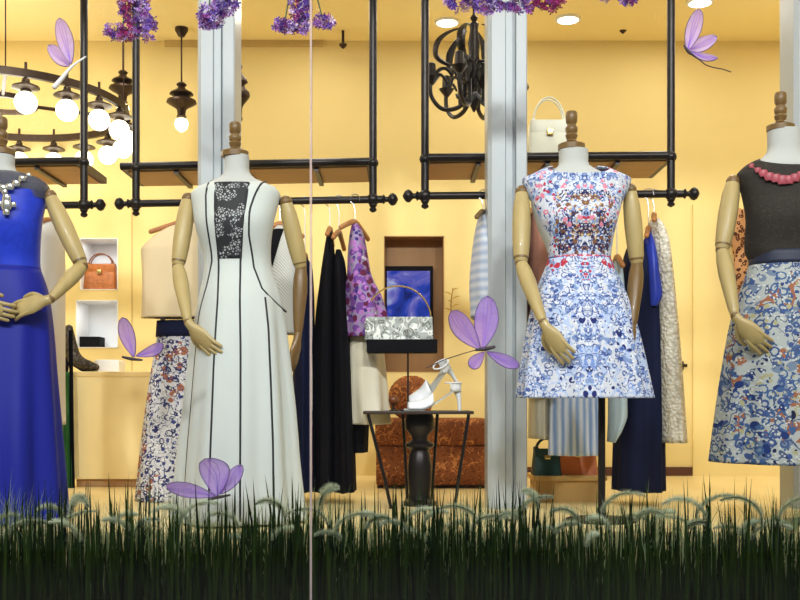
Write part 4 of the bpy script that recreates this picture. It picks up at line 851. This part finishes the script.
o = blades(3300, hf, .0052, .05, 1, -.94, -.42).build('grass', GR, None, loc=(0,-.66,ZS), sharp=180); tag(o, 'dark green ornamental grass growing along the bottom of the shop window', 'grass', kind='stuff')
o = blades(1700, lambda r, x: .36+.10*math.sin(x*5)**2+abs(r.normal(0,.05)), .0019, .30, 2, -.66, -.40).build('dry_grass', GP, None, loc=(0,-.6,ZS), sharp=180); tag(o, 'pale straw green blades scattered among the dark ornamental grass', 'grass', kind='stuff')
# foxtail plumes arching out of the grass
PLM = leafmat('plume_hairs', (.46,.54,.38), (.74,.79,.63), .4); PST = mat('plume_stalk', (.02,.035,.010), .8)
def plume_mesh(seed):
    r = random.Random(seed); R = r.uniform(.05,.12); up = .42+r.uniform(0,.06)
    stem = [Vector((0,0,0)), Vector((.01,0,up*.5)), Vector((.02,0,up))]; arc = [Vector((.02+R-R*math.cos(a), 0, up+R*.9*math.sin(a))) for a in np.linspace(0,r.uniform(1.7,2.6),16)]
    st = MB().tube(stem+arc[1:], .0022, 5); hr = MB()
    for i in range(700):
        f = r.random(); q0 = f*(len(arc)-1); j = min(int(q0), len(arc)-2); c = arc[j].lerp(arc[j+1], q0-j); tg = (arc[j+1]-arc[j]).normalized(); u = tg.orthogonal().normalized(); w = tg.cross(u); a = r.uniform(0,2*PI)
        l = (.027*math.sin(PI*min(1,f*.9+.1))**.5+.004)*r.uniform(.7,1.1); d = (u*math.cos(a)+w*math.sin(a))*.85+tg*.6; s_ = d.cross(tg).normalized()*.0016
        hr.add([c-s_, c+s_, c+d*l], [(0,1,2)])
    return st, hr
protos = []
spots = [(20,527,1),(48,505,-1),(75,522,1),(112,515,-1),(128,505,1),(172,512,-1),(196,512,1),(244,527,1),(268,505,-1),(312,512,-1),(338,498,1),(362,508,-1),(384,505,1),(392,520,-1),(420,518,1),(440,508,1),(462,512,-1),(488,518,1),(520,500,-1),(545,522,1),(572,512,1),(592,518,-1),(618,500,1),(636,512,-1),(668,520,1),(690,505,-1),(712,506,1),(730,520,-1),(757,512,1),(776,520,-1),(795,505,1),(8,512,1),(62,530,-1),(90,500,1),(152,526,1),(222,505,-1),(288,520,1),(325,530,-1),(352,520,1),(408,528,-1),(452,530,1),(505,515,-1),(532,508,1),(562,500,-1),(606,528,1),(652,508,1),(680,524,-1),(702,516,1),(745,505,-1),(768,528,1)]
rr_ = random.Random(11)
for i, (px, py, sg) in enumerate(spots):
    Y = rr_.uniform(-.84,-.5)
    if i < 8:
        st, hr = plume_mesh(i); t = thing('foxtail_plume', 'pale fuzzy foxtail plume arching out of the dark grass', 'grass plume', (0,0,0), 'pale foxtail plumes in the grass')
        st.build('stalk', PST, t); hr.build('plume', PLM, t)['kind'] = 'stuff'; protos.append(t)
    else:
        src = protos[(i*5) % 8]; t = src.copy(); COL.objects.link(t)
        for ch in src.children: c = ch.copy(); COL.objects.link(c); c.parent = t
    Y = -.93 if py > 530 else Y; ztop = PZ(py, Y); k = (ztop-ZS)/.53
    t.location = (PX(px,Y)-sg*.08, Y, ZS); t.rotation_euler = (0, 0, (0 if sg > 0 else PI)+rr_.uniform(-1.0,1.0)); t.scale = (1,1,k)

# ------------------------------------------------------------------ light and camera
def area(name, loc, size, power, col=(1,.97,.92), target=None, spread=180):
    l = bpy.data.lights.new(name, 'AREA'); l.shape = 'DISK'; l.size = size; l.energy = power; l.color = col; l.spread = math.radians(spread)
    o = bpy.data.objects.new(name, l); COL.objects.link(o); o.location = loc
    d = (Vector(target)-Vector(loc)) if target else Vector((0,0,-1)); o.rotation_euler = d.to_track_quat('-Z','Y').to_euler(); return o
for i, x in enumerate((-3,-1.8,-.6,.6,1.8,3)):
    for y in (.62, 1.3, 2.1): area('shop_ceiling_lamp', (x,y,ZC-.02), .35, 5.0)
for x in (-2.4,-1.2,0,1.2,2.4): area('display_spot', (x,-.75,ZC-.03), .25, 1.6, (.95,.98,1), (x*.95,.15,.4), 100)
for x in (-3.2,-1.1,1.1,3.2): area('street_side_fill', (x,-6.5,4.6), .6, 150, (.96,.98,1), (x*.7,0,.6), 140)  # added unseen fill from the street side, evens the light on the gowns
for x, y, z, p in ((-2.55,1.85,2.3,24),(.47,1.75,2.5,11),(2.4,1.7,2.5,4)):  # last point has no chandelier, added to brighten wall and ceiling
    l = bpy.data.lights.new('chandelier_and_fill_light', 'POINT'); l.energy = p; l.shadow_soft_size = .3; l.color = (1,.95,.85); o = bpy.data.objects.new('chandelier_and_fill_light', l); COL.objects.link(o); o.location = (x,y,z)
for h in (n1, n2): area('niche_light', ((h[0]+h[1])/2, YW+.06, h[3]-.02), .12, .5, (.95,.97,1))
w = bpy.data.worlds.new('night'); SC.world = w; w.use_nodes = True; bg = w.node_tree.nodes['Background']; bg.inputs[0].default_value = (.5,.6,.8,1); bg.inputs[1].default_value = .08
cam = bpy.data.cameras.new('camera'); co = bpy.data.objects.new('camera', cam); COL.objects.link(co); SC.camera = co
co.location = (0,CY,CZ); co.rotation_euler = (PI/2,0,0); cam.sensor_width = 36; cam.lens = F/800*36; cam.shift_y = .125; cam.clip_start = .05
vs = SC.view_settings; SC.display_settings.display_device = 'sRGB'; vs.view_transform = 'Standard'; vs.look = 'None'; vs.exposure = -0.08; vs.gamma = 1; vs.use_curve_mapping = False
SC.cycles.max_bounces = 10; SC.cycles.transparent_max_bounces = 24; SC.cycles.diffuse_bounces = 5
